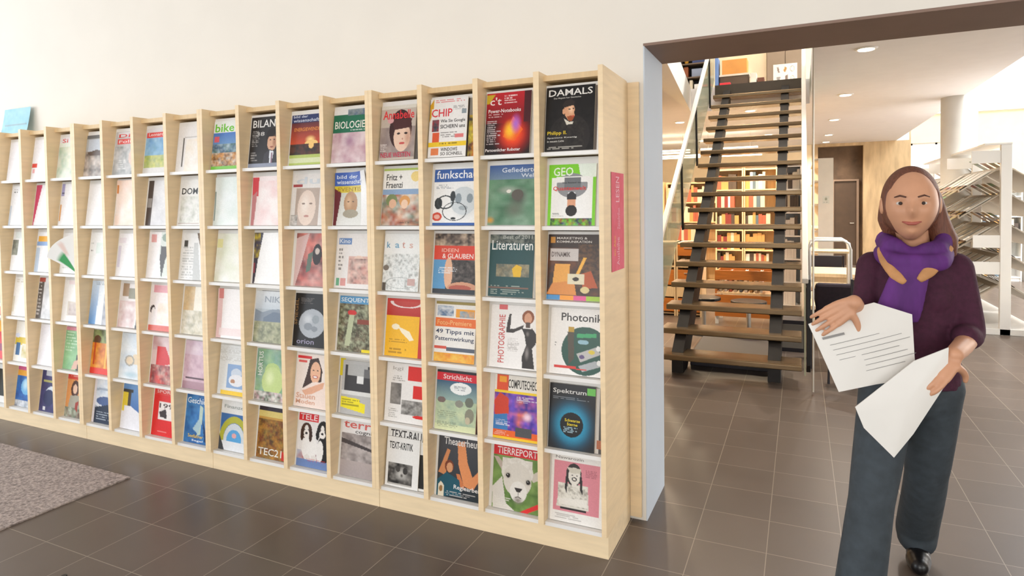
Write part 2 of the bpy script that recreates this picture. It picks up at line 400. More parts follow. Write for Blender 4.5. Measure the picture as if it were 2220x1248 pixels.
def magazine(c, r, desc, ops, w=.212, h=.285, dx=0, n=.004, th=.005, curl=0, side=0, taper=0, rot=0, tail=None, name='magazine', lift=0):
    """c, r: bay from the doorway, row from the top.  curl: top bows forward; side: right half rolls forward"""
    h *= .958
    xc = XE - (c + .5) * PX + dx; z = LEDGE[r] + .0012 + lift
    # distance of magazine foot from the sloping plate
    root = empty(name, (xc, YFR + .0505 - n * 1.0, z + n * .14)); root.rotation_euler = (-TILT, rot, 0)
    place = tail or ('%s, %s column from doorway' % (ROWN[r], ORD[c]))
    tag(root, desc + ', ' + place, 'magazine', 'magazines in the birch rack')
    nx, ny = ((92, 128) if c < 4 else (68, 94) if c < 8 else (42, 58))
    def shape(u, v):
        t = 1 - v
        return (taper * t * (.5 - u) * w, curl * t * t + side * max(0, u - .35) ** 2 * (t ** 1.5) * 4)
    sheet('front_cover', w, h, ops, PRINT, root, nx, ny, c * 10 + r, shape, th + .0004)
    # page block follows the same curl
    mb = MB(); V = []; q = 6 if not (side or curl) else 20; m = 10 if q == 6 else 24; lift_ = 0 if q == 6 else .0015; q1 = q + 1
    for off in (0, th):
        for j in range(m + 1):
            for i in range(q1):
                u, v = i / q, 1 - j / m; dxx, dn = shape(u, v); V.append(((u - .5) * (w - .001) + dxx, -(off - (lift_ if off else 0) + dn), (1 - v) * h))
    K = q1 * (m + 1); F = []
    for j in range(m):
        for i in range(q):
            a = j * q1 + i; F.append((a, a + 1, a + q1 + 1, a + q1)); F.append((K + a, K + a + q1, K + a + q1 + 1, K + a + 1))
        F.append((j * q1, (j + 1) * q1, K + (j + 1) * q1, K + j * q1)); F.append((j * q1 + q, K + j * q1 + q, K + (j + 1) * q1 + q, (j + 1) * q1 + q))
    for i in range(q): F.append((i, K + i, K + i + 1, i + 1)); F.append((m * q1 + i, m * q1 + i + 1, K + m * q1 + i + 1, K + m * q1 + i))
    mb.v = V; mb.f = F; mb.build('page_block', PAGES, root)
    return root

# face helper: skin, hair ellipse placed on a cover
def face(x, y, s, skin='d9a987', hair='2a1c18', shadow='8a5a45'):
    return [('e', x, y - .25 * s, .75 * s, .85 * s, hair), ('e', x, y, .52 * s, .72 * s, skin), ('h', x + .3 * s, y + .1 * s, .35 * s, .5 * s, shadow),
            ('e', x - .2 * s, y - .1 * s, .09 * s, .05 * s, '2b1d1a'), ('e', x + .2 * s, y - .1 * s, .09 * s, .05 * s, '2b1d1a'),
            ('e', x, y + .12 * s, .06 * s, .06 * s, shadow), ('e', x, y + .34 * s, .16 * s, .05 * s, 'a84b44')]
M = magazine  # pale covers towards the left carry sheen and overexposure in their print colours
# ---- column 0
M(0, 0, 'black magazine, white serif title, bearded man in cap', [('b', '141212'), ('n', 0, .35, 1, 1, ['0c0b0b', '1e1b1a', '141212'], 9),
  ('e', .5, .78, .42, .34, '24201f'), ('n', .2, .55, .8, .98, ['1a1716', '35302c', '221e1c'], 16), ('p', [(.38, .30), (.56, .28), (.60, .36), (.585, .42), (.60, .46), (.56, .52), (.48, .54), (.40, .45)], 'd9a07a'), ('h', .52, .36, .08, .1, 'f0c8a4'), ('e', .375, .39, .03, .045, 'd9a07a'), ('p', [(.44, .47), (.58, .455), (.585, .5), (.54, .55), (.47, .53)], '9c4f2c'), ('e', .565, .47, .03, .012, 'c4523c'),
  ('p', [(.34, .29), (.40, .22), (.52, .20), (.60, .25), (.58, .30), (.38, .33)], '2b2320'), ('p', [(.38, .5), (.5, .56), (.58, .55), (.56, .59), (.44, .6)], 'd9d2c2'), ('e', .49, .36, .025, .01, '20140f'), ('e', .57, .355, .018, .01, '20140f'),
  ('t', .05, .04, .95, .145, 'e9e6e0', 'DAMALS'), ('t', .16, .165, .72, .195, 'c9c4bb', 'Das Magazin fuer Geschichte'), ('t', .05, .69, .45, .76, 'e8c92c', 'Philipp II.'),
  ('t', .05, .78, .66, .81, 'd8d4cc', 'Spaniens Koenig'), ('t', .05, .83, .4, .86, 'd8d4cc', 'in neuem Licht'), ('l', .05, .93, .9, .98, 2, 'b9b4aa')], dx=-.015, n=.012, w=.222, h=.297)
M(0, 1, 'lime green and white magazine, upside-down man, red headline', [('b', '7fd12a'), ('r', .07, .22, .93, .88, 'f2f1ee'), ('p', [(.62, 0), (1, 0), (1, .22), (.68, .22)], 'e9f2e6'),
  ('e', .50, .35, .33, .2, '8f9093'), ('r', .16, .2, .86, .3, 'f2f1ee'), ('r', .34, .22, .68, .42, '6f7276'), ('r', .42, .46, .58, .60, 'e7e7ea'), ('r', .41, .58, .59, .74, 'dc9f7c'), ('e', .50, .76, .12, .09, '1d1a19'),
  ('p', [(.4, .5), (.5, .44), (.6, .5), (.6, .58), (.4, .58)], '2c2c30'), ('e', .46, .68, .02, .012, '231816'), ('e', .54, .68, .02, .012, '231816'),
  ('t', .1, .05, .52, .19, 'eef7e4', 'GEO'), ('t', .10, .36, .80, .44, 'd8342f', 'Quantenwelt'), ('t', .3, .29, .7, .315, '33373a', 'Das Raetsel der'), ('n', .07, .88, .93, 1, ['1f2c1a', '7fd12a', 'b5552c', '7fd12a', '2b4b86', '7fd12a', '222222'], 14),
  ('l', .1, .8, .35, .86, 3, '777777')], dx=-.012, w=.216, h=.28)
M(0, 2, 'brown magazine with orange guitar-like instrument and coloured tabs', [('b', '2f1d15'), ('n', .0, .2, 1, .92, ['2a1811', '4a2a18', '2b1a13', '6b3a1a'], 8), ('n', .55, .15, 1, .8, ['3a2416', '6e4a2c', '2a1a12'], 18),
  ('p', [(.14, .45), (.42, .45), (.40, .75), (.10, .78)], 'e9a545'), ('p', [(.0, .92), (.1, .75), (.5, .7), (.55, .92)], 'd98a3c'), ('p', [(.62, .6), (.8, .55), (.93, .80), (.66, .82)], 'b4501f'),
  ('p', [(.66, .35), (.72, .35), (.58, .62), (.52, .62)], 'f2b341'), ('r', .38, .6, .68, .76, 'ded3b4'), ('e', .53, .68, .06, .03, '2b1c14'), ('e', .7, .84, .08, .05, 'd7c58b'),
  ('r', .04, .215, .56, .41, 'c7bfba'), ('t', .07, .27, .42, .345, '5c4c49', 'DYNAMIK'), ('t', .16, .04, .72, .075, 'ddd6cf', 'MARKETING &'), ('t', .16, .095, .8, .13, 'ddd6cf', 'KOMMUNIKATION'), ('r', .04, .04, .13, .13, 'c98a2e'),
  ('r', 0, .93, .25, 1, '3f8cc6'), ('r', .25, .93, .5, 1, 'ee9a2c'), ('r', .5, .93, .73, 1, 'd9558d'), ('r', .73, .93, 1, 1, '9fc33a')], dx=-.003, w=.25, h=.298)
M(0, 3, 'white magazine, black headline, dark green disc with devices', [('b', 'eeebe7'), ('e', .66, .63, .44, .37, '1c4d41'), ('n', .3, .3, 1, .98, ['1c4d41'], 3), ('b', 'eeebe7'), ('e', .66, .63, .44, .36, '1c4d41'),
  ('p', [(.32, .36), (.44, .34), (.46, .76), (.36, .84)], '4d4436'), ('r', .34, .28, .45, .36, 'b9932d'), ('p', [(.5, .38), (.86, .36), (.86, .42), (.5, .44)], '38a267'),
  ('p', [(.5, .68), (.86, .56), (.95, .66), (.58, .80)], 'b9b7b4'), ('p', [(.54, .86), (.86, .76), (.95, .84), (.62, .94)], 'a9adb0'), ('e', .62, .5, .1, .035, '8fb6c3'), ('e', .78, .64, .06, .03, 'd9c23c'), ('e', .6, .72, .05, .03, '5d4b7a'), ('e', .9, .58, .04, .04, 'e9e8e6'), ('e', .92, .79, .04, .04, 'e9e8e6'),
  ('t', .20, .075, .97, .195, '34302f', 'Photonik'), ('r', .09, .87, .5, .905, 'd8352c'), ('r', .5, .9, .7, .915, 'd8352c'), ('l', .09, .52, .13, .6, 2, '444444')], dx=.004, w=.245, h=.30)
M(0, 4, 'black science magazine with glowing blue ring, yellow title', [('b', '15161b'), ('h', .5, .62, .62, .50, '1f7fa8'), ('h', .5, .62, .47, .38, '35b5dc'), ('h', .5, .62, .30, .24, '0b0d11'), ('e', .5, .62, .25, .19, '0b0c0f'), ('n', 0, 0, 1, .16, ['131419', '1b1c22'], 6),
  ('t', .07, .075, .8, .165, 'd9d7d4', 'Spektrum'), ('r', .82, .03, .99, .14, '6cc253'), ('t', .35, .53, .68, .575, 'f0d52c', 'Schwarze'), ('t', .40, .59, .63, .635, 'f0d52c', 'Sterne'), ('l', .33, .66, .68, .75, 4, 'a9c6d2'), ('l', .08, .2, .95, .25, 2, '9aa1a8')], dx=-.02, n=.01, w=.212, h=.29)
M(0, 5, 'pink magazine with black and white drawn woman, crossed arms', [('b', 'ece9e4'), ('r', .05, .09, .93, .84, 'd98a95'), ('p', [(.3, .42), (.62, .42), (.72, .5), (.74, .78), (.12, .78), (.16, .5)], 'ddd9cd'), ('n', .14, .42, .72, .76, ['ddd9cd', 'e8e4d8', '8b8578', 'ddd9cd', 'e8e4d8'], 22),
  ('e', .44, .28, .15, .17, '33302e'), ('e', .45, .30, .115, .13, 'e3ded3'), ('p', [(.30, .18), (.58, .18), (.56, .25), (.38, .26)], 'cfc9b9'), ('r', .40, .4, .50, .46, 'e3ded3'), ('p', [(.29, .3), (.34, .3), (.31, .56), (.27, .5)], '2b2828'), ('p', [(.55, .3), (.6, .3), (.62, .56), (.57, .5)], '2b2828'),
  ('p', [(.14, .66), (.7, .62), (.72, .74), (.16, .74)], 'e9e5db'), ('r', .2, .78, .7, .81, '2b2626'), ('e', .41, .29, .015, .01, '2b2626'), ('e', .5, .29, .015, .01, '2b2626'), ('o', .45, .345, .05, .03, .6, '2b2626'),
  ('l', .66, .18, .9, .3, 5, 'a8606c'), ('t', .08, .02, .62, .062, '8f8a85', 'Nawarozin'), ('l', .1, .88, .8, .97, 3, 'b5b1ac')], dx=-.004, w=.24, h=.297)
M(0, 4, 'grey edges of magazines tucked behind the blue ring cover', [('b', 'a49a92'), ('r', .8, .0, .9, 1, 'cfc8bf'), ('r', .9, 0, 1, 1, '4c4642'), ('r', .86, .8, 1, .93, 'b06a4a')], dx=.022, n=.004, w=.2, h=.285, tail='fifth row, bay beside doorway')
M(0, 0, 'pale magazine edges tucked behind the bearded man cover', [('b', 'd9d5ce'), ('r', .88, 0, .94, 1, '6d625a'), ('r', .94, 0, 1, 1, 'e9e6e0')], dx=.020, n=.005, w=.2, h=.292, tail='top row, bay beside doorway')
# ---- column 1
M(1, 0, 'red and black magazine with glowing orange triangle', [('b', '1c1214'), ('g', 0, 0, 1, .5, 'c0202a', '6d1018'), ('h', .62, .68, .5, .42, 'e5281c'), ('h', .62, .68, .34, .28, 'ff5a20'), ('p', [(.40, .72), (.62, .40), (.84, .62), (.66, .80)], 'f2641e'), ('h', .55, .62, .18, .2, 'ffc52e'), ('h', .68, .52, .15, .2, 'b06ac8'),
  ('r', .85, 0, 1, .5, '4b1a20'), ('p', [(.0, .02), (.2, .02), (.06, .17), (0, .17)], 'c9a92a'), ('t', .08, .07, .34, .2, 'f0dcd8', "c't"), ('l', .4, .05, .72, .2, 4, 'f2d9d6'), ('t', .05, .265, .78, .325, 'f1e6e4', 'Power-Notebooks'), ('l', .05, .34, .55, .42, 2, 'd9b8b6'),
  ('l', .03, .45, .36, .85, 12, 'd6c6c6'), ('t', .02, .905, .8, .955, 'eee6e4', 'Persoenlicher Roboter')], dx=-.012, n=.012, w=.222, h=.297)
M(1, 1, 'magazine with blurred green bird cover, blue title band', [('b', '5f8a6c'), ('g', 0, 0, 1, .3, '42619f', '7b93a4'), ('n', 0, .24, 1, 1, ['6f9b7c', '4f7a5c', '87a68e', '3f6b4e'], 4), ('h', .62, .55, .25, .25, '4e4a44'), ('h', .4, .42, .3, .1, '9aa596'), ('h', .55, .75, .3, .2, '66705f'), ('e', .42, .44, .05, .03, 'e3dfd2'), ('e', .6, .5, .12, .09, '5d5850'),
  ('h', .05, .92, .12, .08, 'd9a03f'), ('t', .26, .045, .97, .125, 'd8dfea', 'Gefiederte'), ('t', .66, .15, .97, .215, 'd8dfea', 'Welt')], dx=.004, w=.242, h=.287, lift=.002)
M(1, 2, 'dark teal book review magazine with small painting inset', [('b', '1f4a4c'), ('n', 0, 0, 1, .14, ['2c3a38', '8b8f84', '384644'], 14), ('r', .16, .48, .9, .68, '8c8570'), ('n', .16, .48, .9, .68, ['5c6660', 'a39a7c', '7b725a'], 14), ('p', [(.56, .68), (.52, .55), (.62, .48), (.74, .52), (.72, .68)], 'e0b32c'),
  ('t', .05, .095, .97, .25, 'e5e6e2', 'Literaturen'), ('t', .3, .01, .95, .07, 'b9bcb4', 'Best of 2011'), ('l', .05, .82, .92, .98, 5, 'a8b0a4'), ('r', 0, .84, .9, .87, '7d5c4e')], dx=-.006, n=.009, w=.222, h=.295, tail='third row, second column from doorway')
M(1, 2, 'pale magazine edge tucked behind the teal review cover', [('b', 'd9d6d0'), ('r', .93, 0, 1, 1, 'b3ada4')], dx=.024, n=.004, w=.2, h=.285, tail='third row, second column')
M(1, 3, 'white photography magazine, woman in black bodysuit', [('b', 'eeebe8'), ('p', [(.68, .98), (.66, .8), (.74, .62), (.70, .46), (.64, .36), (.84, .36), (.94, .5), (.92, .6), (.86, .66), (.92, .98)], '2e2928'), ('p', [(.66, .36), (.46, .44), (.32, .44), (.34, .28), (.38, .14), (.42, .14), (.41, .30), (.40, .38), (.50, .37), (.68, .30)], '3a3432'),
  ('p', [(.84, .34), (.98, .48), (.94, .58), (.84, .50)], '2e2928'), ('e', .76, .18, .12, .11, '8d4f2d'), ('e', .76, .2, .075, .09, 'd59d7d'), ('r', .72, .26, .8, .34, '54433c'), ('h', .76, .74, .06, .14, '8c8683'), ('h', .76, .44, .05, .06, '77706d'),
  ('tv', .17, .16, .30, .92, 'cc5b58', 'PHOTOGRAPHIE'), ('r', .16, .0, .34, .08, 'd9686a'), ('l', .36, .52, .6, .74, 9, 'a8a29e')], dx=.004, w=.245, h=.298)
M(1, 4, 'colourful computer magazine, yellow banner and concert photo', [('b', '4b3a9c'), ('n', 0, .28, 1, .96, ['3a2f8f', '7c5ad0', 'd46bb0', '4730a0', 'f07a3a', '3a2f8f'], 7), ('r', 0, 0, 1, .24, 'e9e4da'), ('r', .04, .0, .30, .26, 'e2542b'), ('r', .1, .02, .26, .12, 'f2a42e'), ('r', 0, .24, 1, .28, 'f2cf2a'),
  ('p', [(.0, .42), (.12, .28), (.32, .36), (.34, .6), (.02, .64)], 'd0432c'), ('p', [(0, .64), (.3, .6), (.34, .92), (0, .94)], '3d7bb8'), ('r', 0, .86, 1, 1, 'e8662a'), ('r', .5, .80, .86, .94, '4d4e52'), ('r', 0, .96, 1, 1, 'f0c42c'), ('h', .75, .62, .15, .1, 'f7d9e8'),
  ('t', .30, .06, 1.0, .2, '3b3733', 'COMPUTECHECK'), ('l', .5, .32, .95, .42, 4, 'dad6ea'), ('l', .04, .7, .4, .8, 4, 'e9e4f2'), ('l', .02, .88, .45, .95, 3, 'f7e3da')], dx=.008, w=.225, h=.3)
M(1, 5, 'white alpaca face on green, red title banner', [('b', '6b8a45'), ('n', 0, .16, 1, 1, ['5d7c3a', '78974f', '88a35c', '4e6b34'], 6), ('p', [(.0, .2), (.1, .2), (.28, .34), (.2, .42)], 'b9ab9d'), ('p', [(.95, .34), (1, .46), (.86, .52), (.8, .42)], 'c9bfb1'), ('p', [(.02, 1), (.0, .68), (.2, .5), (.3, .9), (.5, 1)], 'd8d2c8'),
  ('e', .52, .40, .34, .22, 'dcd6cb'), ('n', .2, .2, .84, .46, ['dcd6cb', 'cec7bb', 'e5e0d6'], 24), ('e', .53, .52, .30, .26, 'd5cec2'), ('e', .56, .70, .18, .16, 'e2ddd4'), ('h', .56, .83, .15, .08, '8d8379'), ('h', .33, .47, .09, .07, '8f857a'), ('h', .76, .53, .09, .07, '8f857a'), ('e', .33, .47, .045, .036, '1d1715'), ('e', .76, .53, .045, .036, '1d1715'), ('e', .32, .46, .012, .008, 'e9e6e0'), ('e', .75, .52, .012, .008, 'e9e6e0'),
  ('p', [(.47, .64), (.65, .64), (.60, .70), (.52, .70)], '332c2a'), ('p', [(.55, .69), (.57, .69), (.565, .76), (.555, .76)], '4b4340'), ('p', [(.48, .79), (.56, .765), (.64, .79), (.62, .80), (.56, .78), (.5, .80)], '5d534d'), ('r', 0, 0, 1, .175, 'cf2b33'), ('t', .08, .04, .93, .15, 'f0dcd9', 'TIERREPORT'),
  ('p', [(.6, 1), (1, .82), (1, .90), (.76, 1)], 'd93030'), ('l', .04, .82, .5, .97, 5, 'e2ddd2')], dx=.002, w=.235, h=.30)
# ---- column 2
M(2, 0, 'white computer magazine with red logo and yellow band', [('b', 'e9e6e2'), ('p', [(0, .1), (.1, 0), (.1, .2), (0, .4)], 'd6a22c'), ('r', .04, .17, .6, .32, 'e9e6e2'), ('t', .05, .18, .6, .315, 'd83440', 'CHIP'), ('l', .14, .02, .95, .09, 2, 'd8434c'), ('l', .62, .14, .95, .22, 3, '888888'), ('r', .85, .2, .97, .28, '8f9aa0'),
  ('t', .3, .36, .95, .43, '3b3838', 'Wie Sie Google'), ('t', .3, .45, .95, .515, '3b3838', 'SICHERN uns'), ('n', .08, .36, .26, .56, ['27303a', 'b22b30', '4c5a66'], 12), ('r', .1, .58, .28, .74, 'dd5b34'), ('l', .32, .58, .9, .68, 3, '5b5754'), ('r', .7, .62, .92, .68, 'dd7a78'),
  ('r', .0, .74, 1, .82, 'ecc62e'), ('l', .3, .76, .95, .8, 1, '6b5a1c'), ('r', .08, .84, .28, .96, 'e2814e'), ('t', .34, .84, .78, .90, '45403e', 'WINDOWS'), ('t', .34, .915, .92, .97, '45403e', 'SO SCHNELL')], dx=-.026, n=.014, w=.205, h=.297)
M(2, 0, 'yellow and black magazine edge tucked behind red logo cover', [('b', '3a3430'), ('n', .75, .3, 1, 1, ['2b2725', 'c9b12c', '4b433c', 'c46a2c', 'e0cf4a'], 10), ('r', .75, 0, 1, .3, '8c8478')], dx=.032, n=.005, w=.2, h=.29, tail='top row, third column')
M(2, 1, 'white electronics magazine, blue title band, headset picture', [('b', 'eeeeec'), ('r', .0, .03, 1, .25, '3c62a6'), ('t', .05, .055, .99, .195, 'eef0f4', 'funkschau'), ('h', .72, .62, .36, .34, 'b5bec2'), ('e', .70, .58, .30, .24, 'ccd3d6'), ('e', .58, .54, .07, .09, '8b979e'), ('e', .84, .54, .07, .08, '8b979e'), ('e', .70, .7, .1, .04, 'a3adb2'),
  ('e', .12, .62, .09, .1, '2e3336'), ('e', .45, .5, .06, .09, '3b4144'), ('o', .28, .6, .2, .12, .82, '3b4144'), ('r', .05, .34, .8, .6, 'eeeeec') if 0 else ('r', 0, 0, 0, 0, 'fff'), ('o', .5, .76, .28, .16, .93, '3a3d40'), ('e', .48, .88, .06, .02, '33373a'), ('e', .10, .85, .115, .075, 'd04a32'), ('e', .10, .85, .07, .04, 'e8b0a0'),
  ('l', .05, .3, .5, .38, 3, '8b95a0'), ('r', 0, .955, 1, 1, '3c62a6')], dx=.002, w=.235, h=.29)
M(2, 2, 'magazine with red title block over half a face', [('b', '3d3a3a'), ('n', 0, 0, 1, .22, ['4a3d38', '8d7a6c', '2b2828', 'c9b39a'], 10), ('r', 0, .2, 1, .44, 'd94a38'), ('r', 0, .44, .42, 1, '5f9bc8'), ('n', .3, .44, 1, 1, ['3a3636', '6e6662', '4b4644', '2c2a2a'], 20), ('e', .36, .66, .1, .26, 'e2b393'), ('e', .7, .9, .35, .1, 'd09a7c'), ('e', .65, .9, .26, .05, 'b15d4e'), ('r', 0, .92, 1, 1, '3b3f45'),
  ('t', .18, .25, .58, .31, 'f0b9a8', 'IDEEN'), ('t', .2, .335, .93, .415, 'f5e3dc', '& GLAUBEN'), ('l', .12, .56, .66, .68, 4, 'e6edf2')], dx=-.004, n=.008, w=.23, h=.298)
M(2, 3, 'puzzle-busy magazine with orange strips, long blue headline', [('b', 'ebe8e2'), ('n', .03, .07, .45, .24, ['7a95b5', 'c2ccd6', '4e6a8c', 'e3e5e6'], 12), ('r', .0, .0, 1, .05, '9b8a4e'), ('r', .5, .12, .97, .26, 'eba23a'), ('n', .6, .15, .95, .26, ['9fb0b8', 'eba23a', '7e8f98'], 10), ('r', 0, .27, 1, .42, 'e8753a'), ('t', .05, .31, .9, .39, 'f4b678', 'Foto-Premiere'),
  ('t', .02, .46, .97, .555, '3f4660', '49 Tipps mit'), ('t', .02, .58, .97, .67, '3f4660', 'Patternwirkung'), ('r', 0, .74, .3, .79, 'd75a4a'), ('r', .3, .76, 1, .82, '5b6270'), ('r', 0, .85, 1, 1, 'e9a638'), ('n', 0, .87, 1, .99, ['e9a638', 'e4703a', 'f1c45a', 'e9a638'], 9)], dx=-.008, n=.008, w=.22, h=.297)
M(2, 4, 'comic style magazine, red banner over night sky cartoon', [('b', '8aa6ac'), ('g', 0, .15, 1, .55, '2d5578', '9fb9ae'), ('g', 0, .55, 1, 1, 'b9c9a4', 'dbe0b2'), ('n', .0, .5, 1, .9, ['b5c6a4', 'c9d3ab', '9bb09a'], 9), ('r', 0, 0, 1, .05, '2a2c30'), ('r', 0, .04, 1, .17, 'd42c3a'), ('t', .16, .065, .86, .145, 'f6dede', 'Strichlicht'), ('e', .60, .29, .26, .10, 'eef0ee'), ('l', .44, .25, .78, .33, 3, '777f86'),
  ('e', .14, .5, .1, .05, '7b6a66'), ('e', .58, .54, .1, .06, '8c8c80'), ('e', .82, .5, .1, .08, '6f7468'), ('e', .84, .72, .11, .12, '8b8a78'), ('e', .8, .8, .06, .06, 'c0b59a'), ('l', .05, .68, .55, .8, 4, '8a957c'), ('l', .05, .86, .6, .96, 4, '8a957c')], dx=-.006, n=.011, w=.222, h=.292)
M(2, 4, 'dark red spine tucked behind the comic style cover', [('b', '8b4a40'), ('r', .9, 0, .96, 1, '2e2a2a'), ('r', .96, 0, 1, 1, 'd9d4cd')], dx=.026, n=.004, w=.2, h=.286, tail='fifth row, third column')
M(2, 5, 'dark theatre magazine with raised arms and bent leg', [('b', '44454a'), ('g', 0, 0, 1, 1, '4c4c50', '202a30'), ('p', [(.02, .62), (.2, .22), (.27, .24), (.18, .48), (.2, .66)], 'd08a5a'), ('e', .26, .5, .1, .1, '7a3d26'), ('e', .27, .52, .07, .08, 'd59a70'), ('p', [(.42, .1), (.58, .06), (.66, .4), (.78, .62), (1, .42), (1, .56), (.8, .82), (.6, .78), (.46, .45)], 'dd8f5c'), ('p', [(.42, .6), (.5, .6), (.64, .84), (.5, .8)], 'c9784a'),
  ('p', [(.0, .75), (.2, .6), (.5, .7), (.55, .95), (.1, 1), (0, 1)], '1f5464'), ('p', [(.03, 1), (.03, .82), (.09, .76), (.16, .82), (.16, 1)], 'e3d9c2'), ('e', .095, .88, .04, .05, '9b7444'), ('t', .12, .03, .97, .15, 'e6e2dd', 'Theaterheute'), ('t', .38, .78, .98, .87, 'e9e6e2', 'Regiearbeit'), ('l', .2, .9, .9, .98, 3, 'c0bcb8')], dx=.006, w=.247, h=.30)
# ---- column 3
M(3, 0, 'red-titled magazine, woman with dark fringe', [('b', 'c0b2a4'), ('n', 0, .4, 1, .95, ['a09088', '8b7b78', 'b3a39a'], 5), ('e', .58, .44, .32, .36, '3a1f1f'), ('e', .63, .58, .235, .27, 'e6c4ac'), ('h', .8, .6, .15, .25, 'c99c84'), ('p', [(.32, .26), (.9, .26), (.84, .42), (.4, .45)], '4a2423'), ('e', .53, .52, .05, .018, '2b1c1a'), ('e', .74, .52, .05, .018, '2b1c1a'), ('e', .64, .7, .08, .022, 'c4504c'), ('e', .65, .62, .02, .02, 'c08e78'),
  ('t', .06, .09, .95, .25, 'dd2f35', 'Annabelle'), ('e', .28, .27, .09, .055, 'd8a0a0'), ('l', .02, .7, .25, .85, 5, 'e8ddd8'), ('t', .05, .86, .9, .95, 'c62b4c', 'NEUE WESTEN'), ('r', 0, .0, 1, .06, 'd8d2c4')], dx=-.016, n=.010, w=.205, h=.285)
M(3, 0, 'dark edge tucked behind the dark fringe woman cover', [('b', '5c5650'), ('r', .93, 0, 1, 1, 'c9c3ba')], dx=.022, n=.004, w=.2, h=.285, tail='top row, fourth column')
M(3, 1, 'family magazine with children painting, pixel lettering, yellow sun', [('b', 'f0eee8'), ('r', 0, 0, 1, .04, 'b6c96a'), ('e', .86, .15, .13, .09, 'f0d68a'), ('r', 0, .37, 1, .46, '8ea8c8'), ('n', 0, .46, 1, 1, ['c08a6c', '6e8a7c', 'e0b89c', 'a9432f', 'efe6d6', '8c6a54', 'c9cfca'], 6), ('e', .6, .58, .14, .1, 'd89c5c'), ('e', .6, .63, .09, .08, 'edc9ac'), ('e', .25, .56, .15, .11, '7c8a5c'), ('e', .28, .62, .1, .08, 'e0b494'), ('t', .08, .1, .5, .21, '4c4a48', 'Fritz +'), ('t', .08, .235, .52, .345, '4c4a48', 'Fraenzi'), ('l', .5, .92, .95, .97, 2, '3b3836')], dx=-.006, w=.222, h=.297)
M(3, 2, 'pale sketch cover with crowd drawing, spaced blue letters', [('b', 'ecedeb'), ('t', .07, .14, .17, .25, '6a9fc0', 'k'), ('t', .3, .17, .42, .25, '7dabc6', 'a'), ('t', .5, .14, .58, .25, 'd9a79c', 't'), ('t', .7, .17, .8, .25, 'd9b3a8', 's'), ('n', 0, .35, 1, 1, ['eceeec', 'dfe3e1', 'eceeec', 'c3cac8', 'eceeec', '8e8f8c', 'eceeec'], 20), ('o', .5, .86, .42, .1, .9, 'b5bab8'), ('r', .7, .78, .9, .9, 'c9a8a2'), ('e', .08, .6, .08, .05, '7d756e'), ('r', 0, .86, .1, 1, '5c5650')], dx=-.012, w=.212, h=.295)
M(3, 3, 'red plastic folder with yellow booklet in front', [('b', 'c63a34'), ('g', 0, 0, 1, .3, 'c9514a', 'b8332d'), ('o', .5, .06, .42, .10, .8, 'f0e2e0'), ('r', 0, 0, 1, .05, 'c9423c'), ('h', .96, .6, .1, .2, 'e07a3a'), ('r', .0, .3, .84, 1, 'f2b92a'), ('e', .25, .49, .1, .05, 'f7ecd0'), ('p', [(.3, .48), (.6, .56), (.72, .7), (.62, .72), (.4, .58)], 'f7ecd0'), ('l', .1, .7, .7, .78, 2, 'a8781c'), ('l', .1, .86, .6, .97, 2, 'a8781c')], dx=.006, w=.235, h=.297)
M(3, 4, 'white magazine with red squares and grey landscape photos', [('b', 'e9e6e2'), ('r', .52, .04, 1, .28, 'd9302b'), ('r', .66, .36, 1, .58, 'd9302b'), ('n', .12, .34, .38, .7, ['5e5a56', '9a958f', '777370'], 9), ('n', .4, .62, 1, .86, ['77756f', 'c0bdb8', '5c5956', 'a8a5a0'], 12), ('e', .88, .88, .2, .03, 'd9302b'), ('l', .15, .22, .5, .32, 3, '8f8b86'), ('l', .1, .78, .35, .95, 5, '9a958f'), ('t', .15, .06, .4, .14, 'b9b4ae', 'kgi')], dx=.002, w=.245, h=.30)
M(3, 5, 'white text journal, black condensed title and dog photo', [('b', 'e9e7e3'), ('t', .08, .10, .8, .24, '2d2a2a', 'TEXT-KRITIK'), ('n', .08, .52, .82, .95, ['23211f', '5c5854', '9c9892', '3a3735'], 8), ('h', .48, .74, .26, .16, 'c9c5be'), ('e', .38, .64, .07, .06, '4a4642'), ('e', .6, .66, .07, .07, '3a3734'), ('h', .5, .76, .07, .06, '45413d'), ('r', .1, .93, .8, .96, 'b9b5ae')], dx=-.02, n=.012, w=.195, h=.25)
M(3, 5, 'taller black and white journal tucked behind text journal', [('b', 'eae8e4'), ('t', .08, .04, .97, .19, '3a3636', 'TEXT-RAUM'), ('r', .8, .4, .96, .96, '2b2927'), ('r', .72, .3, .76, 1, 'c9b89a')], dx=-.002, n=.005, w=.24, h=.297, tail='bottom row, fourth column')
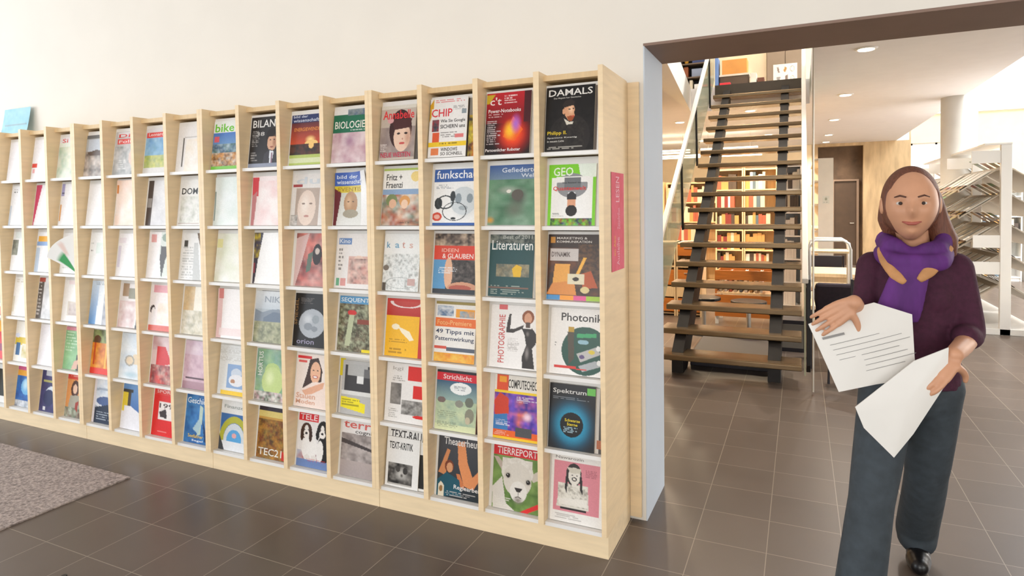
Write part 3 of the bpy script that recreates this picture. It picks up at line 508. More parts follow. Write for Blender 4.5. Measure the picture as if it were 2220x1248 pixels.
# ---- column 4
M(4, 0, 'science journal, dark green title band over pink photo', [('b', 'd9bfc0'), ('n', 0, .4, 1, 1, ['dcc6c8', 'c9a4aa', 'b58a98', 'e3d3d3'], 5), ('h', .5, .6, .25, .2, 'a87f94'), ('r', 0, .1, 1, .44, '1f6b4e'), ('n', .4, 0, 1, .12, ['5d6a68', 'a3aaa8', '3c5c84', '7e8482'], 8), ('r', 0, .0, .4, .1, 'e3e0dc'), ('t', .05, .22, .9, .36, 'e6e4d8', 'BIOLOGIE'), ('l', .5, .38, .9, .42, 1, 'cfd9cf')], dx=-.012, n=.008, w=.225, h=.29)
M(4, 0, 'cream magazine edge tucked behind green banded journal', [('b', 'd6c9a8'), ('r', .9, 0, 1, 1, 'c2b48c')], dx=.022, n=.004, w=.2, h=.28, tail='top row, fifth column')
M(4, 1, 'curling science magazine with stone bust, blue and yellow heading', [('b', 'd9d6c8'), ('r', 0, 0, 1, .26, '3f62b4'), ('t', .06, .05, .7, .12, 'dfe6f2', 'bild der'), ('t', .06, .14, .85, .22, 'dfe6f2', 'wissenschaft'), ('r', 0, .26, 1, .38, 'd9c33a'), ('t', .1, .28, .8, .36, 'b28f1c', 'EVENTIS'), ('g', 0, .38, 1, 1, 'cfd0c4', 'e4e4e0'), ('p', [(0, .3), (.2, .38), (.08, 1), (0, 1)], '6b2a34'), ('e', .48, .58, .2, .22, 'b58c66'), ('h', .42, .56, .14, .2, 'd8b28c'), ('e', .48, .78, .22, .08, 'a59c88'), ('e', .41, .55, .03, .012, '5d4430'), ('e', .55, .55, .03, .012, '5d4430'), ('r', .8, .0, 1, 1, 'f0efed')], dx=-.01, w=.225, h=.285, side=.03, curl=.012)
M(4, 1, 'dark magazine edge behind the curling bust cover', [('b', 'c9c5c0'), ('r', .86, .0, .94, .5, '2f2d2e')], dx=.022, n=.0035, th=.002, w=.205, h=.275, tail='second row, fifth column')
M(4, 2, 'white magazine, small blue logo box, red sketched face', [('b', 'e9e5e2'), ('r', .04, .08, .4, .2, '6f8fc0'), ('t', .07, .1, .36, .18, 'e3eaf2', 'Kino'), ('r', .34, .42, .95, .92, 'd9b3a8'), ('e', .62, .6, .2, .2, 'e6c9b8'), ('n', .36, .46, .95, .92, ['dcb9ae', 'c98a80', 'e9cfc2', '7d6a66', 'e0b3a6'], 9), ('l', .06, .28, .2, .7, 6, '5c5654'), ('r', .03, .82, .12, .96, '6fae8c'), ('r', .14, .82, .3, .96, 'd99a94')], dx=-.004, w=.235, h=.295)
M(4, 3, 'forest floor magazine, red cap mushroom, blue heading', [('b', '5c5a44'), ('n', 0, .14, 1, 1, ['3f3a2c', '8f9478', '5a4a38', 'c0c4a4', '4e5038', '7a6a54'], 14), ('r', 0, 0, 1, .14, '5d9bc8'), ('t', .04, .03, .95, .12, 'e6eff5', 'SEQUENTIA'), ('e', .35, .3, .12, .05, 'cf2f2c'), ('p', [(.28, .34), (.42, .34), (.34, .9), (.2, .9)], 'b9c09c'), ('r', .5, .42, .95, .5, '8a4434'), ('r', .66, .95, .96, 1, 'ecd62c')], dx=.004, w=.24, h=.295)
M(4, 4, 'grey magazine, black building photo, bright yellow label', [('b', 'b9b8b6'), ('r', .08, .08, 1, .56, '3f3e40'), ('r', .15, .06, .72, .28, 'b3b3b1'), ('r', .42, .28, .62, .42, 'e6e6e4'), ('r', .62, .14, .9, .3, '6e6e70'), ('r', 0, .56, 1, .64, 'dededb'), ('p', [(0, .68), (.55, .7), (.55, .76), (.7, .78), (.7, .95), (0, .88)], 'f0e02c'), ('l', .03, .72, .6, .86, 3, '8c8420')], dx=.01, n=.006, w=.222, h=.285)
M(4, 4, 'yellow-topped magazine edge left of grey building cover', [('b', 'cfcbc4'), ('r', 0, 0, .14, .32, 'd9c52c'), ('r', 0, .32, .03, 1, '8b8680')], dx=-.012, n=.003, th=.002, w=.225, h=.292, tail='fifth row, fifth column')
M(4, 5, 'white magazine, spaced red title over grey quarry photo', [('b', 'e6e2df'), ('n', 0, .24, 1, 1, ['8d8582', 'b5aaa6', '6c6462', 'c9bfbb', '9c918d'], 8), ('g', 0, .72, 1, 1, 'b5a8a4', 'a89c9a'), ('p', [(0, .34), (1, .5), (1, .54), (0, .42)], '4b4444'), ('r', 0, .0, 1, .24, 'e9e5e2'), ('t', .04, .03, .95, .15, 'd96a62', 'terra'), ('t', .36, .17, .96, .25, '5c5654', 'cognita')], dx=.004, w=.24, h=.298)
# ---- column 5
M(5, 0, 'science magazine, navy heading above red sunset and green foot', [('b', 'c8443a'), ('g', 0, .12, 1, .75, '4a2c38', 'e25a30'), ('r', 0, .0, 1, .16, '2f3a66'), ('t', .05, .01, .5, .06, 'cfd6e6', 'bild der'), ('t', .05, .08, .85, .145, 'cfd6e6', 'wissenschaft'), ('t', .1, .26, .9, .33, 'e6934a', 'ENERGIEWENDE'), ('h', .62, .5, .2, .1, 'ffd88a'), ('e', .66, .58, .2, .07, 'f3c77a'), ('n', 0, .58, 1, .8, ['3b3230', '5a3a30', '2b2a2a', '6b4034'], 9), ('e', .66, .62, .08, .06, 'f3c77a'), ('r', 0, .8, 1, 1, 'b5c46a'), ('r', 0, .86, 1, .96, 'd6dcb0')], dx=-.004, n=.008, w=.222, h=.285)
M(5, 1, 'sheen-washed magazine with pale large face in grey frame', [('b', 'e4e0dc'), ('r', .12, .28, .82, 1, 'b9a89c'), ('e', .46, .66, .27, .34, 'e3cfc0'), ('h', .4, .6, .2, .3, 'efe2d6'), ('e', .36, .58, .05, .02, '8f7c70'), ('e', .58, .58, .05, .02, '8f7c70'), ('e', .47, .82, .08, .02, 'c08e84'), ('r', .02, .2, .3, .26, 'a84b50'), ('t', .1, .06, .8, .2, 'cdd3d8', 'du'), ('n', 0, .8, .2, 1, ['c9c4be', '8b857e', 'd9d5d0'], 12)], dx=-.004, w=.23, h=.29)
M(5, 2, 'red and dark magazine with painted diagonal glare, standing figure', [('b', 'b84a44'), ('n', 0, 0, 1, 1, ['c2584e', 'd9a49c', '6a2c30', 'e0877a', '4a3a3c'], 4), ('p', [(.0, .1), (.4, 0), (.2, .6), (.05, 1), (0, 1)], 'd9b9b4'), ('e', .68, .4, .14, .2, '2e2628'), ('e', .68, .34, .07, .06, 'c9bdb4'), ('p', [(.4, .4), (.55, .34), (.5, .7), (.36, .75)], '5c6e60')], dx=.004, w=.22, h=.295)  # pale diagonal is glare painted into the cover colours
M(5, 3, 'black astronomy magazine with large grey full moon', [('b', '1e1c1d'), ('e', .5, .56, .36, .265, 'b4bac0'), ('n', .14, .3, .86, .82, ['1e1c1d'], 3), ('b', '1e1c1d'), ('e', .52, .56, .37, .27, 'aeb4bb'), ('h', .4, .48, .2, .14, 'cfd4d9'), ('e', .42, .62, .12, .07, '8d949c'), ('e', .62, .48, .1, .08, '98a0a7'), ('e', .6, .66, .09, .05, '8a9199'), ('tv', .01, .1, .1, .6, '8c6a44', 'SPIEGEL'), ('t', .12, .86, .62, .95, '9a93ac', 'orion'), ('l', .16, .08, .6, .2, 5, '77716e')], dx=-.002, n=.005, w=.24, h=.295)
M(5, 4, 'magazine with smiling long-haired woman in pale pink', [('b', 'efe3da'), ('p', [(.38, .1), (.62, .06), (.76, .3), (.74, .62), (.2, .66), (.3, .4)], '3f2a24'), ('e', .56, .34, .15, .2, 'e9b695'), ('p', [(.2, .66), (.5, .52), (.8, .5), (1, .62), (1, 1), (0, 1), (.02, .78)], 'f0ddd2'), ('p', [(.2, .7), (.62, .56), (.84, .5), (.8, .62), (.5, .74), (.3, .78)], 'e2ab8c'), ('e', .5, .3, .025, .012, '2b1c18'), ('e', .62, .3, .025, .012, '2b1c18'), ('e', .56, .42, .07, .022, 'f5eeea'), ('o', .56, .42, .08, .03, .7, 'b5443f'),
  ('r', .02, .04, .42, .1, 'd9383c'), ('r', .04, .13, .3, .17, 'e0605c'), ('t', .04, .74, .6, .84, 'd9a488', 'Stauen'), ('t', .04, .86, .6, .94, 'd9a488', 'Moden')], dx=-.002, w=.235, h=.295)
M(5, 5, 'television magazine, red title and two spaniel puppies', [('b', 'e6e2df'), ('n', 0, .7, 1, 1, ['c9c4cc', 'b9685c', '9aa4b8', 'd9d5d6'], 6), ('e', .24, .34, .16, .15, '4a2f24'), ('e', .24, .36, .07, .13, 'e9e4de'), ('e', .72, .28, .17, .16, '1e1c1c'), ('e', .7, .32, .06, .12, 'e9e4de'), ('e', .35, .65, .22, .24, 'eeeae5'), ('e', .78, .62, .2, .26, '201e1f'), ('e', .66, .68, .1, .2, 'ece8e3'), ('e', .24, .40, .09, .07, 'efe9e2'), ('e', .7, .37, .09, .07, 'efe9e2'), ('e', .12, .42, .05, .11, '3a241b'), ('e', .37, .42, .05, .11, '3a241b'), ('e', .57, .38, .05, .1, '1a1818'), ('e', .86, .38, .05, .1, '1a1818'), ('e', .24, .385, .035, .022, '1b1818'), ('e', .7, .355, .035, .022, '1b1818'), ('e', .18, .32, .02, .014, '1b1818'), ('e', .30, .32, .02, .014, '1b1818'), ('e', .64, .29, .02, .014, '4a3a30'), ('e', .78, .29, .02, .014, '4a3a30'), ('e', .3, .82, .08, .05, 'e3ddd6'), ('e', .5, .82, .08, .05, 'e3ddd6'), ('r', 0, .0, .58, .16, 'd83038'), ('t', .04, .03, .54, .135, 'f2dede', 'TELE'), ('r', 0, .86, 1, 1, '6c84b4'), ('l', .3, .84, .9, .9, 2, 'c9404a')], dx=.002, w=.238, h=.298)
# ---- column 6
M(6, 0, 'black business magazine, suited man, white title', [('b', '2a2829'), ('t', .06, .06, .98, .21, 'e4e2de', 'BILANZ'), ('e', .73, .40, .21, .17, '1d1715'), ('e', .72, .52, .15, .165, 'd6a98a'), ('p', [(.56, .44), (.6, .34), (.84, .34), (.88, .46), (.8, .40), (.64, .40)], '1d1715'), ('h', .8, .52, .1, .18, 'a8775c'), ('p', [(.45, 1), (.5, .74), (.66, .66), (.86, .7), (1, .78), (1, 1)], '3b3a40'), ('p', [(.66, .68), (.8, .7), (.74, 1), (.68, 1)], 'dfe2e8'), ('r', .72, .72, .76, .95, '8a6a7c'), ('e', .66, .47, .025, .012, '1d1615'), ('e', .79, .47, .025, .012, '1d1615'), ('e', .72, .61, .06, .015, '9c5a4c'), ('t', .2, .3, .46, .38, 'c9c6c2', '38'), ('l', .06, .28, .36, .6, 9, 'a8a5a2'), ('l', .06, .7, .3, .9, 4, 'a8a5a2'), ('r', 0, .93, 1, 1, '8f96a8')], dx=-.002, n=.008, w=.228, h=.295)
M(6, 1, 'pale pink sheen-washed magazine with red left heading', [('b', 'f1e2e0'), ('r', .0, .02, .22, .4, 'd8505a'), ('n', .2, .1, 1, 1, ['f5ece9', 'f0dcda', 'ecc9c8', 'f5efec'], 3), ('p', [(.0, 1), (0, .4), (.16, .3), (.1, 1)], 'c9888c')], dx=-.002, w=.22, h=.285, curl=.01)
M(6, 2, 'white magazine rolling forward over dark lettered strip', [('b', 'f3f1ef'), ('p', [(0, 0), (.36, 0), (.16, .4), (.06, 1), (0, 1)], '3f3c4a'), ('n', 0, 0, .2, .5, ['3f3c4a', 'c9b23c', '4b4454'], 8), ('p', [(.3, .0), (1, 0), (1, 1), (.08, 1), (.18, .4)], 'f4f3f1'), ('r', 0, .6, .06, .8, '8b3c4a')], dx=.002, w=.225, h=.295, side=.02, curl=.012)
M(6, 3, 'grey mountain valley photo magazine, pale capital title', [('b', 'b4bec6'), ('g', 0, 0, 1, .35, 'dfe3e6', 'c3ccd4'), ('p', [(0, .36), (.25, .42), (.5, .36), (.78, .34), (1, .44), (1, .7), (0, .7)], '8893a0'), ('p', [(.3, .52), (.6, .4), (.9, .42), (1, .52), (1, .75), (.3, .75)], '6c7a8c'), ('n', 0, .6, 1, 1, ['8c8f74', 'aeb08e', '6f7560', 'c2c0a0'], 10), ('t', .3, .1, .95, .22, '9aa3ae', 'NIKE')], dx=-.002, n=.006, w=.228, h=.295)
M(6, 3, 'dark backed magazine edge behind mountain valley cover', [('b', '3a3636'), ('r', .7, 0, .95, .06, '3b3450')], dx=.02, n=.003, th=.002, w=.2, h=.297, tail='fourth row, seventh column')
M(6, 4, 'green garden magazine with huge pear, vertical lettering', [('b', '8fb08c'), ('n', 0, 0, 1, 1, ['7ca88c', '9cc48a', '5c8c6c', 'b3c4b0', '8ab0a0'], 5), ('e', .52, .42, .24, .16, 'b7cf84'), ('e', .54, .62, .33, .28, 'c3d68c'), ('h', .45, .55, .2, .22, 'e0ebb4'), ('tv', .06, .05, .2, .52, 'e9ece6', 'HORTUS'), ('n', 0, .82, 1, 1, ['e3dfd6', '3b4a3a', 'd9a8b4', '5c6a50', 'eceae4'], 9)], dx=-.002, w=.235, h=.295)
M(6, 5, 'brown and orange brush-stroke architecture magazine', [('b', '8a5a30'), ('n', 0, .2, 1, 1, ['6b3f22', 'a8722e', '4e3a26', 'c08a3a', '7a3a2a', '8f7a3c'], 12), ('r', 0, 0, 1, .08, '332c38'), ('r', 0, .09, 1, .2, 'dcc878'), ('r', 0, .2, .8, .24, 'c89a4a'), ('t', .06, .8, .8, .94, 'e3ddd0', 'TEC21'), ('r', .8, .82, 1, .98, 'c9342c')], dx=.002, w=.235, h=.295)
# ---- column 7
M(7, 0, 'mountain bike magazine, lime green title, blue sky', [('b', '5a86b8'), ('r', 0, 0, 1, .24, 'e9ece6'), ('t', .05, .06, .72, .23, '6cc42c', 'bike'), ('r', .78, .12, 1, .2, 'e0606c'), ('g', 0, .24, 1, .55, '4c78c0', '6f98c0'), ('n', 0, .48, 1, .72, ['3f5a7c', '7c9ca8', '4a6a5c', 'b3c4cc'], 9), ('n', 0, .66, 1, .95, ['c98a4a', '8a5c34', 'e0a860', '4a4438', 'd9d2c4'], 10), ('r', .04, .32, .22, .44, 'd9606c'), ('r', 0, .94, 1, 1, '7cc44c'), ('r', .92, .24, 1, .9, '2c3a5c')], dx=-.004, n=.006, w=.225, h=.295)
M(7, 1, 'very pale green blank-looking magazine', [('b', 'e6ebe6'), ('n', 0, 0, 1, 1, ['eaeeea', 'dfe8e3', 'e9eeee', 'd8e2dc'], 3), ('r', 0, .3, .04, .9, '8a9a94')], dx=.0, w=.22, h=.29, curl=.01)
M(7, 2, 'cream and pale green sheen-washed magazine', [('b', 'e9e8dc'), ('n', 0, 0, 1, 1, ['f0efe8', 'e2e4d0', 'ebe8da', 'd8dcc4'], 3), ('r', .02, .12, .2, .3, 'e3dfa4')], dx=-.002, w=.228, h=.29)
M(7, 3, 'white magazine with pink-red left stripe', [('b', 'f3efed'), ('r', 0, 0, .18, 1, 'e8c6c4'), ('r', .04, .0, .2, .2, 'd98a86'), ('r', .1, .8, 1, .95, 'f0dedc')], dx=-.002, w=.225, h=.295, curl=.01)
M(7, 4, 'light grey magazine, blue bear photo, yellow strip', [('b', 'dfe0de'), ('l', .02, .05, .95, .35, 10, 'c0bfba'), ('r', .3, .38, .98, .86, '8aa8d0'), ('e', .6, .56, .18, .1, 'c9d3e0'), ('e', .62, .7, .26, .12, 'e6e6ea'), ('e', .5, .72, .08, .04, 'b98a6c'), ('r', .12, .92, 1, 1, 'f0c83c')], dx=.002, w=.235, h=.295)
M(7, 5, 'white magazine, blue square with yellow-green arch', [('b', 'e6e6e4'), ('t', .1, .1, .85, .17, '9aa09c', 'Finanzen'), ('r', .02, .28, 1, .95, '3c6ca8'), ('o', .5, .78, .5, .46, .72, 'b5b43c'), ('o', .5, .8, .36, .34, .6, 'd0d7dc'), ('e', .5, .78, .25, .2, '5aa4d8'), ('e', .5, .7, .08, .05, 'e3a8a8'), ('r', 0, .82, 1, 1, 'e3e6ea'), ('p', [(0, .7), (.2, 1), (0, 1)], '3f444c')], dx=.0, w=.235, h=.298)
# ---- column 8
M(8, 0, 'white notebook-like magazine with dark hinge line', [('b', 'eae6e2'), ('n', .3, .3, 1, 1, ['efe9df', 'f0e6d4', 'f3efe9', 'ead9c4'], 3), ('r', .2, .26, .24, .9, '55504c'), ('r', .24, .25, 1, .265, 'b5b0ac')], dx=-.006, w=.222, h=.285)
M(8, 1, 'white magazine, broken black capital title, fine map drawing', [('b', 'ebe9e4'), ('t', .06, .18, .98, .32, '2d2c2a', 'DOMUS'), ('n', .05, .36, .95, .95, ['ebe9e4', 'd6d8ce', 'ebe9e4', 'b3b5a8', 'e6e6dc'], 9), ('r', .03, .955, .8, .97, 'b5a49c')], dx=-.002, w=.225, h=.285)
M(8, 2, 'white newspaper sheets slumping open, dark gap behind', [('b', 'edece9'), ('p', [(.55, 0), (1, 0), (1, .7), (.9, .6)], '6f5a48'), ('l', .05, .3, .7, 1, 12, 'b4b5b2'), ('r', .06, .16, .22, .3, '4b4a48'), ('p', [(.45, .2), (.62, .2), (.8, 1), (.5, 1)], 'c6c7c4')], dx=.0, w=.225, h=.29, side=.02)
M(8, 3, 'beige magazine with faint golden figures', [('b', 'efe6d4'), ('n', 0, 0, .5, 1, ['d9b98a', 'e6cfa4', 'c9b08a'], 6), ('n', .4, .0, 1, .5, ['f4efe2', 'efe8d6'], 3), ('n', .0, .5, 1, 1, ['c9c0a4', 'e3dcc8', 'a8a48c', 'efe9dc'], 9)], dx=.0, w=.225, h=.295)
M(8, 4, 'pink-violet lake photo magazine with small boats', [('b', 'd9c0cc'), ('n', 0, 0, 1, .3, ['e3cfd9', 'cdb0c4', 'ead9e0'], 4), ('g', 0, .5, 1, 1, 'd0b0bc', 'a88490'), ('n', 0, .3, 1, .85, ['d6b8c4', 'c4a0b0', 'e0c6cf'], 8), ('r', .1, .76, 1, .8, '5c4450'), ('e', .9, .52, .08, .03, '4b3a44'), ('e', .95, .62, .06, .02, '4b3a44')], dx=.002, w=.235, h=.297)
M(8, 5, 'blue history magazine with tall pale statue', [('b', '2b6cb0'), ('n', 0, 0, 1, 1, ['2460a4', '3c80c0', '1e5490', '4c90c8'], 5), ('t', .04, .08, .97, .2, 'e3ebf2', 'Geschichte'), ('p', [(.5, .22), (.62, .26), (.6, .8), (.48, .84)], 'bcd0c4'), ('p', [(.3, .72), (.5, .5), (.6, .6), (.5, .8)], 'a8c4cc'), ('p', [(.62, .5), (.9, .9), (.76, .96)], '1c3c68'), ('r', .8, .34, 1, .42, 'd9484c'), ('t', .15, .82, .7, .89, 'e3c048', 'Seefahrer'), ('t', .3, .92, .7, .97, 'e9eef2', 'Segel')], dx=.0, w=.235, h=.30)
# ---- column 9
M(9, 0, 'travel magazine, red title strip, blue sea coast', [('b', '9cb8cc'), ('r', 0, 0, 1, .1, 'ded9d9'), ('r', .02, .08, .9, .2, 'e04a44'), ('t', .1, .1, .8, .17, 'f5dcd8', 'Leonardo'), ('n', 0, .2, 1, .6, ['8cb8dc', '5c94c8', 'a8cce0', '7aa8c0'], 5), ('n', 0, .6, 1, .9, ['c9c86a', '8fa85c', 'dcd87c', 'b4bc8c'], 7), ('r', 0, .88, 1, 1, 'dcd8d4')], dx=-.004, w=.225, h=.29)
M(9, 1, 'greyish white magazine with dark spine photo at left', [('b', 'dcdadb'), ('n', .2, 0, 1, 1, ['e0dddd', 'd0ced0', 'e8e6e6'], 3), ('r', 0, 0, .22, 1, '4f433f'), ('r', .02, .4, .18, .6, '9a948f')], dx=.0, w=.22, h=.29)
M(9, 2, 'white magazine sliding off a dark forest photo', [('b', 'f2edeb'), ('p', [(.5, 0), (1, 0), (1, .9), (.55, 1), (.45, .4)], 'd6dcd4'), ('p', [(.5, .3), (.9, .32), (.7, .6), (.6, 1), (.48, .6)], '3a302c'), ('r', .1, .05, .3, .22, 'e3a4a0'), ('e', .75, .12, .22, .1, '8a9c8c')], dx=.0, w=.225, h=.295, curl=.008)
M(9, 3, 'white and pink magazine, footballer, red foot line', [('b', 'f3e9e6'), ('r', .1, .02, .9, .18, 'e6a4ac'), ('e', .12, .55, .1, .1, '3b3032'), ('e', .15, .7, .1, .2, 'ede6e4'), ('n', .3, .4, 1, .85, ['f5ede6', 'f0d9c4', 'f6f1ec'], 4), ('r', .0, .88, 1, 1, 'dc6a5c')], dx=.0, w=.228, h=.295)
M(9, 4, 'red and white magazine with dancer and audience', [('b', 'e3c9c4'), ('n', 0, 0, 1, .3, ['e6d0d0', 'c9a0a0'], 4), ('p', [(.2, .2), (.5, .2), (.8, .56), (.2, .64)], 'd8363a'), ('n', .0, .6, 1, 1, ['a85c5c', 'd9b0a4', '6c3a40', 'd8463e'], 8), ('e', .78, .16, .1, .07, '3a2422'), ('e', .8, .3, .08, .12, '5c3a38')], dx=.002, w=.235, h=.297)
M(9, 5, 'bright red magazine, black and white strip in middle', [('b', 'dd2b2c'), ('r', 0, .0, 1, .14, 'df4540'), ('t', .1, .03, .95, .1, 'f4cdc8', 'SPORNO'), ('r', .22, .28, 1, .66, 'efe9e6'), ('p', [(.24, .5), (.5, .42), (.56, .62), (.3, .6)], '3b3236'), ('t', .24, .31, .98, .41, '5b4c4c', '1992'), ('r', .8, .28, 1, .5, 'c94a4c'), ('l', .2, .9, .8, .94, 1, 'f0a09c')], dx=.002, w=.235, h=.298)
# ---- column 10
M(10, 0, 'grey magazine with two red headline bars, pale portrait', [('b', 'c4c0be'), ('r', .1, .02, 1, .12, 'ded9d8'), ('t', .14, .06, .9, .14, 'dc3c3c', 'Die'), ('r', .1, .18, 1, .3, 'e0504c'), ('t', .16, .2, .9, .27, 'f5dcd8', 'Folio'), ('n', 0, .34, 1, 1, ['a8a8a6', 'c9c8c6', '8f9290', 'd9d6d2'], 6), ('e', .84, .6, .2, .2, 'e3cabc'), ('l', .2, .66, .6, .9, 5, 'dedcd8')], dx=-.004, w=.225, h=.29)
M(10, 1, 'peach and white sheen-washed magazine', [('b', 'f6e6da'), ('n', 0, 0, 1, 1, ['f9ece2', 'f7dcc8', 'f8efe8', 'f4d4c0'], 3), ('r', .02, .1, .1, .3, 'd8843c')], dx=.0, w=.225, h=.3, curl=.01)
M(10, 2, 'white magazine with faint lilac edge print', [('b', 'f4f1f2'), ('r', 0, .3, .12, .8, 'dcd6e4'), ('r', 0, .1, .3, .22, 'ece3e8')], dx=.0, w=.222, h=.285)
M(10, 3, 'collage magazine with brown patches and black slash', [('b', 'e6dfdb'), ('r', .1, .0, .35, .3, 'a88c70'), ('r', .35, .1, .7, .35, '8f8a74'), ('p', [(.85, .3), (1, .26), (.9, .98), (.74, 1)], '2b2826'), ('n', 0, .4, .7, 1, ['ead9d6', 'd6b8b4', 'efe8e4', 'c9a8a4'], 5)], dx=.002, w=.23, h=.29)
M(10, 4, 'pale blue magazine with round gold figures', [('b', 'd9e0e6'), ('n', 0, 0, 1, 1, ['dfe6ea', 'cdd8e2', 'e6eaec'], 4), ('e', .4, .6, .2, .12, 'dfc9a8'), ('e', .66, .56, .18, .12, 'e3cfb0'), ('o', .4, .6, .2, .12, .7, 'a8a49c'), ('h', .5, .9, .5, .1, 'b4ccd6')], dx=.0, w=.235, h=.298)
M(10, 5, 'blue sky poster magazine, snow slope and yellow tower', [('b', '5c8cc4'), ('g', 0, 0, 1, .6, '6c98c8', '4470b0'), ('p', [(0, .5), (.3, .48), (1, .72), (1, 1), (0, 1)], 'ecebf0'), ('r', .0, .18, .22, .5, 'e3c83c'), ('r', .22, .2, .34, .5, '4a4640'), ('r', .0, .14, .4, .2, '3c3c3c'), ('r', 0, .5, .1, .62, 'e6cf4c')], dx=.002, w=.24, h=.30)
# ---- column 11
M(11, 0, 'grey photo magazine with people under umbrella', [('b', 'b4b4b2'), ('r', 0, 0, 1, .08, '6b6b6b'), ('r', .1, .1, 1, .4, 'c4cad2'), ('n', 0, .4, 1, 1, ['7c6a60', 'c9b4a4', 'a09890', '5c544c', 'dccfc4'], 6), ('p', [(.1, .42), (.5, .36), (1, .44), (.9, .5), (.2, .5)], '5c4c44')], dx=-.006, w=.222, h=.285)
M(11, 1, 'plain white magazine with dark wedge at top corner', [('b', 'f4f1ef'), ('p', [(.72, 0), (1, 0), (1, .34)], '4a4f48'), ('h', .6, .6, .4, .4, 'f6e6e2')], dx=.0, w=.222, h=.285)
M(11, 2, 'white magazine with faint green block and tiny print', [('b', 'f3f3f1'), ('r', .3, .24, .9, .5, 'dfe9e2'), ('l', .08, .24, .3, .3, 1, '5c6464'), ('l', .05, .42, .2, .46, 1, '5c5654')], dx=.0, w=.222, h=.29)
M(11, 3, 'blue and white magazine, grey figure at right', [('b', 'c4d6e8'), ('g', 0, 0, .6, 1, 'd4e2f0', '5c94cc'), ('p', [(.35, 0), (.7, 0), (.6, 1), (.3, 1)], 'e6ecf2'), ('n', .6, .3, 1, 1, ['a8a8b0', 'c4c4c8', '8c8c94'], 6), ('l', .2, .03, .9, .1, 2, '8c98a0')], dx=.0, w=.228, h=.295)
M(11, 4, 'orange magazine with robed figures and green trees', [('b', 'e08a2c'), ('n', 0, 0, 1, .3, ['6c7c3c', '8f9c5c', '4c4c2c', 'a8b47c'], 7), ('e', .2, .22, .16, .1, '5c3a24'), ('n', 0, .3, 1, .86, ['e8922c', 'd87420', 'f0a83c', 'b4581c'], 6), ('r', .1, .3, .16, .8, 'c4481c'), ('r', .6, .3, .66, .86, 'f4b84c'), ('r', 0, .86, 1, 1, 'e2382c')], dx=.0, w=.235, h=.297)
M(11, 5, 'white and dark blue magazine with curved boat hull', [('b', 'dde2ea'), ('n', 0, 0, 1, .4, ['e3e8ee', 'b4c4d8', 'e9ecf0'], 5), ('o', .4, .45, .6, .25, .8, 'a4b0c0'), ('e', .5, .5, .36, .1, '4c6494'), ('p', [(.1, .66), (1, .5), (1, 1), (.1, 1)], '26364c'), ('l', .2, .74, .9, .94, 4, 'c9d4e0'), ('r', 0, 0, .1, 1, 'e3dde2')], dx=.002, w=.238, h=.298)
# ---- column 12
M(12, 0, 'pale green magazine with small red initials', [('b', 'e6ebdc'), ('r', 0, 0, 1, .14, 'e9e4e4'), ('t', .12, .04, .4, .14, 'd95c5c', 'Si'), ('n', 0, .24, 1, 1, ['b9ccb4', 'e3e0c4', 'efe9dc', 'a8bfa8'], 4)], dx=-.004, w=.222, h=.29)
M(12, 1, 'white magazine with violet and orange side edge', [('b', 'f4f2f3'), ('r', 0, 0, .14, .3, 'a8a4d0'), ('r', 0, .5, .08, .9, 'e3a86c'), ('r', .02, .2, .14, .24, '5c5c7c')], dx=.0, w=.222, h=.295)
M(12, 2, 'white newspaper standing behind green page', [('b', 'f0efed'), ('l', .1, .1, .9, .9, 14, 'c4c4c2'), ('h', .8, .2, .3, .3, 'e3cfcf')], dx=.0, w=.225, h=.285, n=.004)
M(12, 3, 'white magazine with small cream photo box', [('b', 'f1eeea'), ('r', .25, .52, .9, .86, 'd4cabc'), ('n', .3, .55, .85, .84, ['c4b4a8', 'e3d9d0', 'b09c94'], 5), ('r', .2, .02, .9, .1, 'ead9d8')], dx=.0, w=.226, h=.29)
M(12, 4, 'green magazine with dark haired man in black', [('b', '8fbf8c'), ('r', 0, 0, 1, .08, 'd98c9c'), ('n', 0, .08, 1, 1, ['86b884', '9ccc98', '7aae7c'], 4), ('l', .04, .1, .6, .6, 7, 'c9e3c4'), ('e', .8, .48, .13, .09, '3a2c28'), ('e', .8, .53, .08, .07, 'dcae94'), ('p', [(.6, .64), (.9, .6), (1, .7), (1, 1), (.62, 1)], '2b2a30'), ('p', [(.5, .8), (.7, .74), (.66, .96), (.4, 1)], 'd9b09c')], dx=.0, w=.235, h=.297)
M(12, 5, 'orange magazine with long dark haired woman', [('b', 'e09a5c'), ('r', 0, 0, 1, .12, 'd9463c'), ('l', .1, .03, .9, .09, 1, 'f4cfc4'), ('e', .38, .34, .18, .2, '4a2a24'), ('e', .38, .34, .1, .11, 'e6bfa4'), ('p', [(.1, .9), (.2, .5), (.6, .48), (.8, .7), (.7, .94)], 'a8a494'), ('n', 0, .78, 1, 1, ['5c6454', 'c4ccb8', '6c3a34', '8c947c'], 8), ('p', [(.8, .2), (.92, .2), (1, .7), (.84, .6)], '4b4a3c'), ('p', [(.44, .66), (.6, .6), (.56, .86), (.46, .8)], 'a03c34')], dx=.002, w=.238, h=.297)
